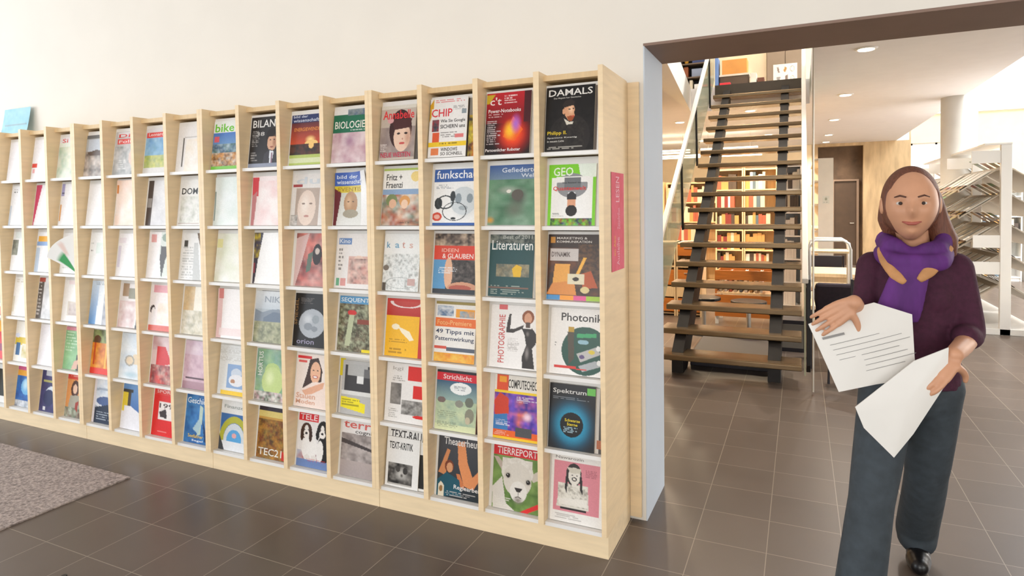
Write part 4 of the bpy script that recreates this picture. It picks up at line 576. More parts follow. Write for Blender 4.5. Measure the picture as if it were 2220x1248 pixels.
# ---- column 13
M(13, 0, 'white magazine with small red mark low left', [('b', 'f5f2f3'), ('r', .0, .6, .26, .7, 'e0443c'), ('r', .05, .74, .16, .84, 'ecaeb0')], dx=-.002, w=.222, h=.29)
M(13, 1, 'white magazine with pink-red side strip', [('b', 'f6f2f3'), ('p', [(0, 0), (.3, 0), (.16, .5), (.04, 1), (0, 1)], 'd2446c')], dx=.0, w=.225, h=.295)
M(13, 2, 'white magazine with orange and blue heading bars', [('b', 'f2f2f3'), ('r', .04, .1, .9, .24, 'f0b03c'), ('r', 0, .24, .9, .34, '8cacd8'), ('r', 0, .4, .2, 1, 'c4d4e6'), ('r', .9, .3, 1, 1, '6c94c4')], dx=.0, w=.225, h=.29)
M(13, 3, 'grey magazine, dark strip with pale letters at left', [('b', 'dcdad9'), ('n', .25, 0, 1, 1, ['e6e3e2', 'cfccca', 'a8a6a4', 'e9e6e4'], 4), ('r', 0, .0, .26, 1, '5a5450'), ('l', .03, .1, .2, .95, 10, 'd9d4d0'), ('r', 0, 0, .3, .1, 'b04c40')], dx=.0, w=.228, h=.295)
M(13, 4, 'plain lilac-white magazine', [('b', 'efedf2'), ('n', 0, 0, 1, 1, ['f2f0f4', 'e6e4ec', 'f3f1f3'], 3)], dx=.0, w=.232, h=.295)
M(13, 5, 'navy magazine with white curved animal shape', [('b', '3c3c6c'), ('n', 0, 0, 1, 1, ['38386a', '44447a', '2e2e5a'], 4), ('r', .2, 0, 1, .14, 'c9ccd4'), ('r', .1, .24, .6, .3, 'b4b06c'), ('e', .55, .56, .3, .18, 'd4dce6'), ('e', .42, .66, .26, .2, '26305c'), ('r', .2, .88, .3, .96, 'd9d9dc')], dx=.002, w=.236, h=.297)
# ---- column 14
M(14, 0, 'blank white magazine', [('b', 'f6f4f5'), ('n', 0, 0, 1, 1, ['f7f5f6', 'f2eff2'], 3)], dx=.0, w=.225, h=.29)
M(14, 1, 'white magazine with small black letters', [('b', 'f3f3f4'), ('l', .12, .08, .36, .2, 2, '3b3b3d'), ('r', 0, .5, .1, 1, 'd0dcea')], dx=.0, w=.225, h=.295)
M(14, 2, 'white magazine with grey photo strip at left', [('b', 'f3f2f1'), ('n', 0, .2, .3, .6, ['7c8074', 'a8aca0', '5c605c'], 7), ('r', .1, .0, .9, .18, 'e3e8e4')], dx=.0, w=.225, h=.29)
M(14, 3, 'white magazine with faint beige heading', [('b', 'f4f2ee'), ('l', .1, .06, .9, .16, 2, 'd0c8b8'), ('r', .0, .5, .1, .9, 'e3dcc8')], dx=.0, w=.228, h=.29)
M(14, 4, 'white and yellow magazine with cartoon figures', [('b', 'efece4'), ('r', .5, .1, .95, .22, '3c3a34'), ('r', .02, .4, 1, .58, 'd9be3c'), ('r', .1, .54, .3, .84, '3c6c9c'), ('e', .12, .36, .12, .06, 'dde3f4'), ('n', .4, .56, 1, .9, ['e3dcc4', 'c9b86c', 'f0ede4'], 5)], dx=.0, w=.232, h=.297)
M(14, 5, 'deep blue magazine with glowing window, yellow top', [('b', '1f62b0'), ('r', 0, 0, 1, .1, 'cf5c8c'), ('r', 0, .1, 1, .24, 'eaa83c'), ('n', 0, .24, 1, .86, ['1c5cac', '2c7cc8', '164a90'], 5), ('e', .5, .5, .26, .2, '6cb0e0'), ('h', .45, .45, .2, .2, 'bfe0f0'), ('n', 0, .84, 1, 1, ['e3e6ea', '2c3c5c', 'b4bcc4'], 8)], dx=.002, w=.236, h=.297)
# ---- column 15 (slivers at the picture edge)
M(15, 3, 'magazine with blue, pink and red right edge', [('b', 'c9d4e8'), ('r', .5, .3, 1, .7, '8c98d0'), ('r', .5, .8, 1, 1, 'e0603c')], dx=.0)
M(15, 4, 'red and yellow magazine cut by picture edge', [('b', 'd8343c'), ('r', 0, 0, 1, .3, 'f0b03c'), ('r', 0, .6, 1, .8, '8c2c5c')], dx=.0)
M(15, 5, 'black magazine with white foot cut by picture edge', [('b', '1c2424'), ('r', 0, 0, 1, .12, 'dfe3e3'), ('r', 0, .82, 1, 1, 'e3e3e1')], dx=.0)
for q, (r, d) in enumerate([(0, 'white'), (1, 'cream'), (2, 'grey')]):
    M(15, r, d + ' magazine in the last bay', [('b', ['f3f1ef', 'efe9dc', 'd9d9d9'][q])], dx=.0)

# green page of a newspaper drooping forward out of its bay
root = empty('drooping_newspaper', (XE - 12.5 * PX, YFR + .02, LEDGE[2] + .002))
tag(root, 'white and green newspaper page drooping forward from third row of rack', 'newspaper')
mb = MB(); n = 14; cols = []
V = []; F = []
for i in range(n + 1):
    a = i / n; ang = math.radians(94 + 56 * a)
    for j in range(9):
        t = j / 8; L = (.262 - .04 * a) * t
        V.append((.125 + L * math.cos(ang), -.004 - .075 * math.sin(a * PI * .55) * t ** 1.4, .004 + L * math.sin(ang)))
        cols.append(hx('3f9c5c') if .45 < a < .92 and t < .72 else hx('e6cfc6') if .3 < a < .5 and .5 < t < .9 else hx('efefec'))
for i in range(n):
    for j in range(8): F.append((i * 9 + j, (i + 1) * 9 + j, (i + 1) * 9 + j + 1, i * 9 + j + 1))
V2 = [(x, y + .0025, z) for x, y, z in V]; K = len(V)
F += [(a + K, d + K, c_ + K, b + K) for a, b, c_, d in F]
me = bpy.data.meshes.new('folded_page'); me.from_pydata(V + V2, [], F); me.update()
at = me.color_attributes.new('Col', 'FLOAT_COLOR', 'POINT')
at.data.foreach_set('color', np.hstack([np.array(cols + cols), np.ones((2 * K, 1))]).astype('f').ravel())
me.materials.append(MATTE); me.polygons.foreach_set('use_smooth', [True] * len(me.polygons))
o = bpy.data.objects.new('folded_page', me); COL.objects.link(o); o.parent = root

# red notice taped to the end panel, pale blue sheet standing on the rack, mat on the floor
nt_ = sheet('end_panel_notice', .207, .432, [('b', 'e0566e'), ('n', 0, 0, 1, 1, ['df5068', 'e4607a', 'dc4c64'], 5), ('tv', .34, .04, .62, .30, 'f2b4c2', 'LESEN'), ('tv', .45, .36, .66, .58, 'ee9cb0', 'Zeitschriften'), ('tv', .18, .64, .30, .84, 'efb04a', 'im Abo'), ('tv', .4, .66, .62, .95, 'f0a4b6', 'Ausleihe')], MATTE, None, 30, 60, 5, lambda u, v: (0, 0))
nt_.rotation_euler = (0, 0, PI / 2); nt_.location = (XE + .0015, 2.71, 1.216)
tag(nt_, 'pinkish red notice strip with vertical lettering taped to rack end panel', 'notice')
nt_.name = 'notice_strip'
sh = sheet('paper_sheet', .36, .26, [('b', '9fd0de'), ('n', 0, 0, 1, 1, ['a6d4e2', '98cad8', 'b0dae4'], 4), ('r', .1, .5, .9, .525, 'a0b4bc'), ('e', .92, .51, .02, .03, '8a9aa0')], MATTE, None, 30, 24, 5, lambda u, v: (0, .02 * v * v))
sh.rotation_euler = (-.12, 0, 0); sh.location = (-5.68, 2.86, 2.086); tag(sh, 'pale blue paper sheet leaning on wall above the rack, far left', 'paper')
C_ = mat('loop_pile_mat', 'a89a92', .95, noise=.5, scale=70, bump=.5)
o = MB().box(-6.6, -3.437, -1.5, 2.245, 0.0005, .009).build('entrance_mat', C_, bevel=.002)
tag(o, 'grey beige speckled entrance mat lying on the dark tiles', 'mat')
o = MB().tube([(-2.764, 1.515, .0), (-2.764, 1.515, .004)], .011, 16).build('floor_stud', BLACK)
tag(o, 'small black round stud on floor tile, lower left corner', 'floor stud')

# ---------------------------------------------------------------- staircase
Y1, GO, RI, XL, XR = 5.554, .258, .1837, -1.176, .012
def tz(y): return RI + (y - Y1) * RI / GO
ST = empty('open_staircase', (0, 0, 0))
tag(ST, 'open-tread steel staircase with glass balustrade beyond the doorway', 'staircase')
for k in range(17):
    y = Y1 + GO * k; z = RI * (k + 1)
    MB().prism([(y, z - .045), (y + .012, z - .052), (y + .285, z - .052), (y + .285, z), (y + .008, z), (y, z - .008)], 'x', XL, XR).build('tread', TREAD, ST, bevel=.003)
MB().prism([(Y1 + GO * 17 - .02, 17 * RI + .0), (Y1 + GO * 17 - .02, 18 * RI), (Y1 + GO * 17 + .15, 18 * RI), (Y1 + GO * 17 + .15, 17 * RI)], 'x', XL, XR).build('landing_edge', mat('dark_bronze', '4d4132', .4, metal=.3), ST)
ya, yb = Y1 + .10, Y1 + GO * 17
for x in (-1.0, -.20):
    s = MB(); off = lambda y: tz(y) - .07
    s.prism([(ya, 0), (ya + .24, 0), (yb, off(yb) - .20), (yb, off(yb)), (ya, off(ya))], 'x', x - .05, x - .038)
    s.prism([(ya, 0), (ya + .24, 0), (yb, off(yb) - .20), (yb, off(yb)), (ya, off(ya))], 'x', x + .038, x + .05)
    s.prism([(ya, 0), (ya + .012, 0), (ya + .012, off(ya)), (ya, off(ya))], 'x', x - .038, x + .038)
    s.prism([(ya + .0, off(ya) - .02), (yb, off(yb) - .02), (yb, off(yb)), (ya, off(ya))], 'x', x - .038, x + .038)
    s.prism([(ya + .24, 0), (ya + .26, 0), (yb, off(yb) - .18), (yb, off(yb) - .20)], 'x', x - .038, x + .038)
    for k in range(16):
        y = Y1 + GO * k + .06; s.box(x - .06, x + .06, y, y + .16, RI * (k + 1) - .066, RI * (k + 1) - .0525)
    s.build('stringer', STEEL, ST)
MB().box(-.94, -.26, 5.98, 7.0, 0, .11).build('base_box', DARK, ST, bevel=.004)
GLASS = mat('green_glass', 'b4b89c', .15, noise=.16, scale=3, stretch=(1, 14, 1), alpha=.6)
def balustrade(x, h, y0, y1, lean, name_dark):
    s = MB().prism([(y0, tz(y0) + .02), (y1, tz(y1) + .02), (y1, tz(y1) + h - .02), (y0, tz(y0) + h - .02)], 'x', x - .006, x + .006)
    s.build('glass_panel', GLASS, ST)
    MB().bar((x, y0 - .03, tz(y0 - .03) + h), (x, y1, tz(y1) + h), .046, .05).build('handrail', mat('white_handrail', 'efe9dd', .35, noise=.02), ST, bevel=.006)
balustrade(-1.205, .73, 5.75, 10.05, 0, 0)
balustrade(.035, .80, 5.45, 10.05, 0, 0)
for y in (7.05, 8.13, 9.4):
    MB().bar((-1.187, y + .05, tz(y) - .02), (-1.192, y, tz(y) + .71), .02, .045, upv=(0, 1, 0)).build('baluster', STEEL, ST)
MB().prism([(5.42, .22), (5.45, .16), (5.50, .16), (5.53, .5), (5.56, .84), (5.52, .93), (5.44, .90), (5.41, .6)], 'x', .045, .075).build('newel_plate', STEEL, ST, bevel=.004)
MB().tube([(.092, 5.40, .02), (.092, 5.40, 3.3)], .008).build('steel_rod', GALV, ST)

# ---------------------------------------------------------------- books and bookcases
BK = [('b4604a', 'red'), ('d9cdb4', 'cream'), ('54483f', 'dark brown'), ('c99a5c', 'ochre'), ('5d6f7c', 'grey-blue'), ('e9e4da', 'white'), ('8a3a34', 'maroon'), ('7c7a5c', 'olive')]
def book_proto(i):
    m = mat('book_cloth_' + BK[i][1].replace(' ', '_').replace('-', '_'), BK[i][0], .6, noise=.12, scale=20)
    r = empty('book', (0, 0, -5 - i))
    MB().box(-.5, -.42, 0, 1, 0, 1).box(.42, .5, 0, 1, 0, 1).box(-.42, .42, 0, .06, 0, 1).build('binding', m, r)
    MB().box(-.42, .42, .06, .96, .02, .97).build('page_block', PAGES, r)
    return r
PROTO = {}
def put_book(p, w, d, h, rz, i, where, grp):
    if i not in PROTO: PROTO[i] = book_proto(i); b = PROTO[i]
    else: b = copy_tree(PROTO[i])
    b.location = p; b.rotation_euler = (0, 0, rz); b.scale = (w, d, h)
    tag(b, BK[i][1] + ' book' + where, 'book', grp)
SH = ['bottom', 'second lowest', 'third lowest', 'fourth lowest', 'fifth lowest', 'sixth lowest']
def bookcase(x0, x1, y, depth, H, ns, m, label, where, nb, palette, z0=0, fill=(.5, .95), skip=(), back=True, first=0.08, seed=1, cat='bookcase', rows_with=None):
    rnd = random.Random(seed)
    r = empty('bookcase', ((x0 + x1) / 2, y, z0)); tag(r, label, cat)
    cx = (x0 + x1) / 2; hw = (x1 - x0) / 2
    for s in (-1, 1): MB().box(s * hw - (.02 if s > 0 else 0), s * hw + (.02 if s < 0 else 0), 0, depth, 0, H).build('side_panel', m, r)
    if back: MB().box(-hw + .02, hw - .02, depth - .01, depth, 0, H).build('back_panel', m, r)
    zs = [first + (H - first - .02) * k / ns for k in range(ns + 1)]
    for z in zs: MB().box(-hw + .02, hw - .02, .0, depth - .01, z - .02, z).build('shelf', m, r)
    if first > .05: MB().box(-hw + .02, hw - .02, .02, .04, 0, first - .02).build('plinth', m, r)
    for k in range(ns):
        if k in skip or (rows_with and k not in rows_with): continue
        nn = 0; x = x0 + .025; gap = zs[k + 1] - zs[k] - .02; end = x0 + (x1 - x0) * rnd.uniform(*fill)
        while x < end - .05:
            w = rnd.uniform(.022, .05) * nb; i = rnd.choice(palette)
            if x + w > x1 - .025: break
            put_book((x + w / 2, y + .03, z0 + zs[k] + .0005), w, depth * .62, min(gap - .02, gap * rnd.uniform(.68, .92)), 0, i, ', %s from left, %s shelf, %s' % (ORD[nn] if nn < 16 else 'far', SH[k], where), 'books on ' + where)
            x += w + .0015; nn += 1
    return r
bookcase(-1.30, -.86, 11.0, .3, 2.11, 6, PINE, 'light wooden bookcase behind staircase, left of its pair', 'left bookcase behind staircase', 1.35, [0, 1, 2, 5, 6, 1, 3], fill=(.7, 1), seed=3, skip=(0,))
bookcase(-.85, -.34, 11.0, .3, 2.11, 6, PINE, 'light wooden bookcase behind staircase, right of its pair', 'right bookcase behind staircase', 1.4, [0, 3, 4, 1, 6, 2, 5], fill=(.6, .98), seed=5, skip=(0,))
bookcase(-.28, .02, 9.55, .3, 2.06, 6, PLASTIC, 'white metal bookcase standing behind right side of staircase', 'white bookcase behind staircase', 1.3, [5, 5, 2, 5, 1], fill=(.8, 1), seed=8)
bookcase(-2.35, -1.42, 12.2, .3, 1.95, 5, PINE, 'warm lit wooden bookcase left of staircase by concrete wall', 'far left lit bookcase', 1.7, [3, 0, 1, 3, 1, 0], fill=(.6, .98), seed=11)
bookcase(-3.3, -2.4, 12.2, .3, 1.95, 5, PINE, 'warm lit wooden bookcase partly hidden by doorway edge', 'leftmost lit bookcase', 1.7, [3, 1, 1], fill=(.6, .98), seed=12)
# bookcase with its white end panel towards the doorway (shelves open to the left)
r = empty('bookcase', (.27, 9.0, 0)); tag(r, 'tall bookcase with plain white end panel, right of staircase', 'bookcase')
MB().box(-.06, .115, 0, .025, 0, 2.085).build('end_panel', mat('end_panel_cream', 'f2e9da', .5), r)
MB().box(-.06, .115, 2.2, 2.225, 0, 2.085).build('end_panel', mat('end_panel_cream', 'f2e9da', .5), r)
MB().box(.09, .11, .025, 2.2, 0, 2.085).build('back_panel', PINE, r)
for z in (.1, .45, .8, 1.15, 1.5, 1.8, 2.085): MB().box(-.12, .09, .025, 2.2, z - .025, z).build('shelf', mat('pale_shelf', 'e9dcc4', .5), r)
# small sign on that end panel
s = sheet('wall_sign', .08, .1, [('b', 'e9e6d8'), ('e', .5, .4, .2, .18, 'b5b49c'), ('l', .2, .7, .8, .9, 2, 'a0a090')], MATTE, None, 12, 14, 1, lambda u, v: (0, 0))
s.location = (.30, 8.998, 1.50); tag(s, 'small square sign on white end panel of bookcase', 'sign')

# low orange cabinets left, seen between the lower treads
for x0, x1, lab in ((-1.98, -1.54, 'orange wooden drawer cabinet nearest the doorway edge'), (-1.53, -1.2, 'orange wooden drawer cabinet left of the staircase stringer')):
    r = empty('drawer_cabinet', ((x0 + x1) / 2, 8.6, 0)); tag(r, lab, 'cabinet'); hw = (x1 - x0) / 2
    c = MB().box(-hw, -hw + .02, 0, .5, 0, 1.0).box(hw - .02, hw, 0, .5, 0, 1.0).box(-hw, hw, .48, .5, 0, 1.0).box(-hw, hw, 0, .5, .98, 1.0).box(-hw + .02, hw - .02, .02, .48, .02, .04).box(-hw + .02, hw - .02, .02, .48, .66, .68)
    c.build('carcass', PINE, r)
    for a, b in ((.06, .24), (.42, .63), (.82, .97)):
        d = MB().box(-hw + .022, hw - .022, -.004, .018, a, b).build('drawer', ORANGE, r, bevel=.003)
        MB().box(-.06, .06, -.02, -.0045, b - .05, b - .04).build('handle', GALV, d)
    MB().box(-hw + .022, hw - .022, .0, .018, .26, .40).build('cream_panel', PINE, r)
    for q, xx in enumerate((-hw + .08, -hw + .2)):
        put_book(((x0 + x1) / 2 + xx, 8.66, .681), .05, .16, .1, 0, 5 if q else 1, ' lying in opening of ' + lab, 'books in orange cabinets')
# wooden browsing trough behind the lower treads
r = empty('browsing_trough', (-.62, 8.2, 0)); tag(r, 'orange wooden browsing trough behind the lower stair treads', 'book trough')
MB().box(-.36, .40, 0, .02, .56, .68).build('front_board', ORANGE, r, bevel=.003)
MB().box(-.36, .40, .5, .52, .50, .74).build('rear_board', ORANGE, r, bevel=.003)
for x in (-.36, .38): MB().box(x, x + .02, .02, .5, .38, .66).build('side_board', ORANGE, r)
MB().box(-.34, .38, .02, .5, .38, .40).build('base_board', PINE, r)
MB().box(-.36, .40, 0, .02, .10, .37).build('lower_board', ORANGE, r)
for x in (-.36, .36):
    for y in (.0205, .46): MB().box(x, x + .04, y, y + .04, 0, .38).build('leg', WHITE, r)
for q in range(9):
    put_book((-.92 + q * .06, 8.3, .4005), .03, .3, .20 + .03 * (q % 3), 0, [1, 5, 0, 1, 4, 5, 3, 1, 5][q], ', %s from left in the orange trough behind stair treads' % ORD[q], 'books in the orange trough')
def stool(x, y, lab):
    r = empty('stool', (x, y, 0)); tag(r, lab, 'stool', 'dark stools behind the stairs')
    MB().tube([(0, 0, .40), (0, 0, .435)], .19, 24).build('seat', BLACK, r, smooth=False, bevel=.008)
    MB().tube([(0, 0, .03), (0, 0, .40)], .025).build('stem', GALV, r)
    MB().tube([(0, 0, 0), (0, 0, .03)], [.17, .15], 24).build('base', DARK, r)
stool(-.52, 7.35, 'round black stool under stairs, right of the two')
stool(-1.02, 7.5, 'round black stool under stairs, left of the two')

# book trolley, table and chairs right of the stairs
r = empty('book_trolley', (.29, 7.0, 0)); tag(r, 'book trolley with white tube rails and wooden shelves', 'trolley')
for y in (0, .42):
    MB().tube([(-.20, y, .08), (-.20, y, 1.05), (-.19, y, 1.10), (-.15, y, 1.13), (.10, y, 1.13), (.15, y, 1.10), (.165, y, 1.04), (.165, y, .08)], .013, 10).build('tube_rail', WHITE, r, smooth=True)
for z in (.28, .66, 1.02): MB().box(-.185, .15, .014, .406, z - .02, z).build('wooden_shelf', PINE, r)
for x in (-.2, .165):
    for y in (0, .42): MB().tube([(x - .012, y, .04), (x + .012, y, .04)], .04, 14).build('castor', DARK, r)
def chair(x, y, rz, lab):
    r = empty('chair', (x, y, 0), rz); tag(r, lab, 'chair', 'chairs behind the staircase')
    MB().box(-.2, .2, -.2, .2, .43, .45).build('seat', ORANGE, r, bevel=.01)
    MB().box(-.2, .2, .185, .205, .62, .84).build('backrest', DARK, r, bevel=.008)
    for sx in (-1, 1):
        MB().tube([(sx * .215, .2, 0), (sx * .215, .2, .84)], .011, 8).build('leg', DARK, r)
        MB().tube([(sx * .215, -.2, 0), (sx * .215, -.2, .44), (sx * .215, .19, .44)], .011, 8).build('leg', DARK, r)
chair(.50, 5.85, -.5, 'dark framed chair with orange wooden seat in front of armchair')
chair(.30, 8.65, .1, 'dark framed chair behind the reading table')
r = empty('armchair', (.30, 6.45, 0)); tag(r, 'dark padded armchair beyond the handrail foot, under the trolley rails', 'armchair')
PAD = mat('dark_aubergine_cloth', '241a26', .85, noise=.15, scale=30)
MB().box(-.17, .17, -.22, .16, .30, .42).build('seat', PAD, r, bevel=.03)
MB().box(-.17, .17, .165, .25, .30, .74).build('backrest', PAD, r, bevel=.03)
for sx in (-1, 1):
    MB().box(sx * .20 - .025, sx * .20 + .025, -.22, .25, .54, .58).build('armrest', PINE, r, bevel=.008)
    for yy in (-.2, .22): MB().box(sx * .20 - .015, sx * .20 + .015, yy, yy + .03, 0, .54).build('leg', DARK, r)
r = empty('reading_table', (.38, 7.55, 0)); tag(r, 'wooden topped reading table behind the book trolley', 'table')
MB().box(-.28, .5, 0, .8, .70, .74).build('tabletop', PINE, r, bevel=.004)
MB().box(-.25, .47, .02, .04, .63, .70).build('apron', PINE, r)
for x in (-.24, .44):
    for y in (.045, .74): MB().box(x, x + .03, y, y + .03, 0, .70).build('leg', DARK, r)
r = empty('low_box', (-.12, 6.9, 0)); tag(r, 'dark low box with steel front under staircase right', 'box')
MB().box(-.1, .16, 0, .3, 0, .32).build('body', DARK, r); MB().box(-.09, .15, -.008, -.0005, .04, .28).build('front_plate', mat('grey_front', '8a857c', .4), r)

# ---------------------------------------------------------------- upper floor, seen above the stair head
r = empty('upper_shelf', (-1.62, 10.5, ZF)); tag(r, 'dark open shelf on upper floor with ornaments', 'shelf')
for x in (-.16, .26): MB().box(x, x + .02, 0, .3, 0, 1.3).build('side_panel', DARK, r)
for z in (.06, .28, .5, .72, 1.28): MB().box(-.14, .26, 0, .3, z - .02, z).build('shelf', mat('brown_shelf', '6e5b48', .5), r)
MB().box(-.14, .26, .28, .3, 0, 1.3).build('back_panel', DARK, r)
for x, z, w, h, c_, n_, l_ in ((-1.74, .061, .06, .17, 'e3d8c0', 'box_file', 'cream box file, lowest upper shelf left'), (-1.62, .061, .05, .17, 'd9cdb4', 'box_file', 'cream box file, lowest upper shelf middle'), (-1.52, .061, .1, .1, 'f0ece6', 'paper_bundle', 'white paper bundle on lowest upper shelf'),
                           (-1.7, .281, .07, .17, '8c4a20', 'carved_box', 'brown carved box on middle upper shelf'), (-1.52, .281, .18, .13, '8f98ac', 'storage_tin', 'grey blue tin on middle upper shelf'), (-1.70, .501, .06, .19, 'e3a43c', 'vase', 'amber vase on upper shelf'), (-1.5, .501, .2, .19, '32406c', 'binder', 'dark blue binder on upper shelf')):
    if n_ == 'vase': o = MB().tube([(0, 0, 0), (0, 0, .05), (0, 0, .12), (0, 0, .15), (0, 0, .19)], [.022, .035, .03, .014, .02], 16).build(n_, mat('amber_glass', c_, .2), None, smooth=True, loc=(x, 10.6, ZF + z))
    else: o = MB().box(-w / 2, w / 2, 0, .15, 0, h).build(n_, mat('m_' + n_ + c_, c_, .5), None, bevel=.004, loc=(x, 10.53, ZF + z))
    tag(o, l_, {'box_file': 'box file', 'paper_bundle': 'papers', 'carved_box': 'box', 'storage_tin': 'tin', 'vase': 'vase', 'binder': 'binder'}[n_])
def bx(name, cat, lab, c_, x0, x1, y, d, z0, z1):
    o = MB().box(x0, x1, y, y + d, z0, z1).build(name, mat('m_' + name + c_, c_, .55, noise=.06), bevel=.006); tag(o, lab, cat); return o
sb_ = bx('storage_box', 'box', 'brown box with cream lid at stair head', '5d4b3a', -1.15, -.98 + .25, 10.35, .3, ZF, ZF + .20)
MB().box(-1.16, -.72, 10.34, 10.66, ZF + .2005, ZF + .23).build('lid', mat('cream_lid', 'e3d8c4', .5), sb_)
bx('red_cloth', 'cloth', 'red folded cloth in front of brown box, stair head', 'd8323c', -1.14, -.98, 10.2, .1, ZF, ZF + .08)
bx('orange_crate', 'crate', 'orange and cream crate on top of the box lid', 'e09a4c', -1.12, -.75, 10.36, .28, ZF + .231, ZF + .46)
bx('white_carton', 'carton', 'white upright carton beside the brown box', 'e9dccb', -.70, -.61, 10.3, .2, ZF, ZF + .21)
bx('brown_carton', 'carton', 'small dark brown carton at stair head', '6b3f2a', -.60, -.50, 10.3, .2, ZF, ZF + .13)
bx('blue_folder', 'folder', 'blue upright folder left of crate, stair head', '6f8fc4', -1.22, -1.17, 10.3, .25, ZF, ZF + .5)
struct(MB().box(-.72, -.50, 11.0, 11.3, ZF, 5.9).build('trim_6', W_warm))
r = empty('grey_cabinet', (-.22, 10.9, ZF)); tag(r, 'grey brown cabinet on upper floor behind stair head', 'cabinet')
MB().box(-.27, .27, .02, .4, 0, 1.6).build('carcass', mat('grey_brown_panel', '86735c', .5), r); 
for s in (-1, 1):
    d = MB().box(.004 if s > 0 else -.27, .27 if s > 0 else -.004, 0, .018, .02, 1.58).build('door', mat('grey_brown_door', '917d66', .45), r, bevel=.003)
ps = sheet('poster', .35, .34, [('b', 'f0e6d2'), ('n', .1, .1, .9, .9, ['f0e6d2'], 3), ('p', [(.15, .15), (.22, .12), (.28, .4), (.2, .4)], '8c7a70'), ('p', [(.42, .3), (.5, .12), (.58, .2), (.5, .4)], 'b0844a'), ('o', .8, .25, .1, .14, .75, 'a0988c'), ('p', [(.12, .6), (.3, .58), (.28, .78), (.2, .8)], '9c948c'), ('p', [(.5, .55), (.62, .5), (.6, .8), (.5, .78)], '7c6a60'), ('o', .8, .68, .08, .12, .7, 'b4a890')], MATTE, None, 36, 36, 3, lambda u, v: (0, 0))
ps.location = (-.22, 10.895, ZF + .08); tag(ps, 'white poster with small drawings hung on grey brown cabinet', 'poster')

# ---------------------------------------------------------------- recessed ceiling lamps of the library
LIT = mat('lamp_glow', 'fff3dc', .4, emit=6)
first = None; n_l = 0
WARM = (1.0, .80, .56)
spots = [(.56, 6.75), (.545, 9.45), (.53, 12.15), (.54, 14.75), (.545, 16.4)]
for i, (x, y) in enumerate(spots):
    if first is None:
        r = first = empty('recessed_lamp', (x, y, ZC))
        MB().tube([(0, 0, -.012), (0, 0, -.001)], [.085, .10], 28).build('trim_ring', WHITE, r)
        MB().tube([(0, 0, -.016), (0, 0, -.0125)], .07, 24).build('lamp_lens', LIT, r)
    else: r = copy_tree(first)
    r.location = (x, y, ZC)
    tag(r, 'round recessed ceiling lamp, %s of the five from doorway' % ORD[i], 'ceiling lamp', 'recessed ceiling lamps in the library')
    lamp('lamp_light', 'SPOT', (x, y, ZC - .03), 300, (1, .91, .82), .06, aim=(x, y, 0), spot=2.6)
HL = ['between treads, above the bookcase pair', 'left of the glass balustrade, nearer middle', 'between balustrade and bookcases', 'beyond the doorway edge, far back', 'above the far left bookcase', 'highest between the stair treads', 'left of the glass balustrade, nearest', 'just beside the doorway edge']
hid = [(-.7, 10.3), (-2.0, 9.5), (-1.9, 11.1), (-3.4, 12.5), (-2.0, 14.5), (-.6, 14.0), (-2.0, 7.0), (-3.6, 9)]
for i, (x, y) in enumerate(hid):
    r = copy_tree(first); r.location = (x, y, ZC); r['group'] = 'recessed lamps hidden by the stairs'
    r['label'] = 'round recessed ceiling lamp glimpsed ' + HL[i]
    lamp('lamp_light', 'SPOT', (x, y, ZC - .03), 480, WARM, .06, aim=(x, y, 0), spot=2.7)
TUBE = mat('tube_glow', 'fff0d2', .4, emit=9)
for i, (x, y) in enumerate([(-2.6, 13.2), (-1.3, 13.2), (-2.6, 14.6), (-1.3, 14.6), (-3.4, 10.6)]):
    r = empty('linear_lamp', (x, y, 2.62)); tag(r, 'linear ceiling lamp left behind the staircase, ' + ['front row left', 'front row right', 'back row left', 'back row right', 'single nearest the balustrade'][i], 'ceiling lamp', 'linear lamps behind the staircase')
    MB().box(-.55, .55, -.05, .05, -.02, 0).build('housing', WHITE, r)
    MB().box(-.54, .54, -.045, .045, .0005, .03).build('upper_tube', TUBE, r)
    MB().box(-.54, .54, -.045, .045, -.045, -.0205).build('lower_tube', TUBE, r)
    for xx in (-.4, .4): MB().tube([(xx, 0, .03), (xx, 0, ZC - 2.62)], .004, 6).build('hanger', GALV, r)
lamp('upper_lamp_light', 'POINT', (-.8, 9.2, 5.4), 90, (1, .88, .7), .15)

# ---------------------------------------------------------------- display rack with sloping shelves at the right
R = empty('display_stand', (2.08, 8.6, 0)); tag(R, 'long white metal periodical stand with sloping shelves on both sides', 'display stand')
BAY = 1.28
GRS = mat('grey_shelf_metal', 'b5aa9a', .5, noise=.02)
for i in range(4):
    y = i * BAY
    MB().box(-.05, .05, y, y + .06, 0, 2.13).build('upright', PLASTIC, R, bevel=.004)
    MB().box(-.32, -.051, y + .01, y + .03, 1.93, 2.07).build('sign_panel', PLASTIC, R)
    for z in ((.98, 1.12), (.68, .82)) if i == 0 else (): MB().box(-.30, -.051, y + .01, y + .03, *z).build('sign_panel', PLASTIC, R)
MB().box(-.34, .34, -.0, 3 * BAY + .06, 0.0, .07).build('plinth', PLASTIC, R, bevel=.004)
MB().box(-.012, .012, .061, 3 * BAY - .001, .07, 1.86).build('back_panel', PLASTIC, R) if 0 else None
MB().box(-.20, .05, .0, 3 * BAY, 2.131, 2.15).build('top_board', PLASTIC, R)
LV = [.30, .64, .98, 1.32, 1.62]
MG = [('c9b48c', 'cream'), ('a8442a', 'rust red'), ('d9d5cc', 'white'), ('4a6490', 'blue'), ('6e4e34', 'brown'), ('b8862c', 'golden'), ('85827a', 'grey'), ('5c8450', 'green')]
mp = {}
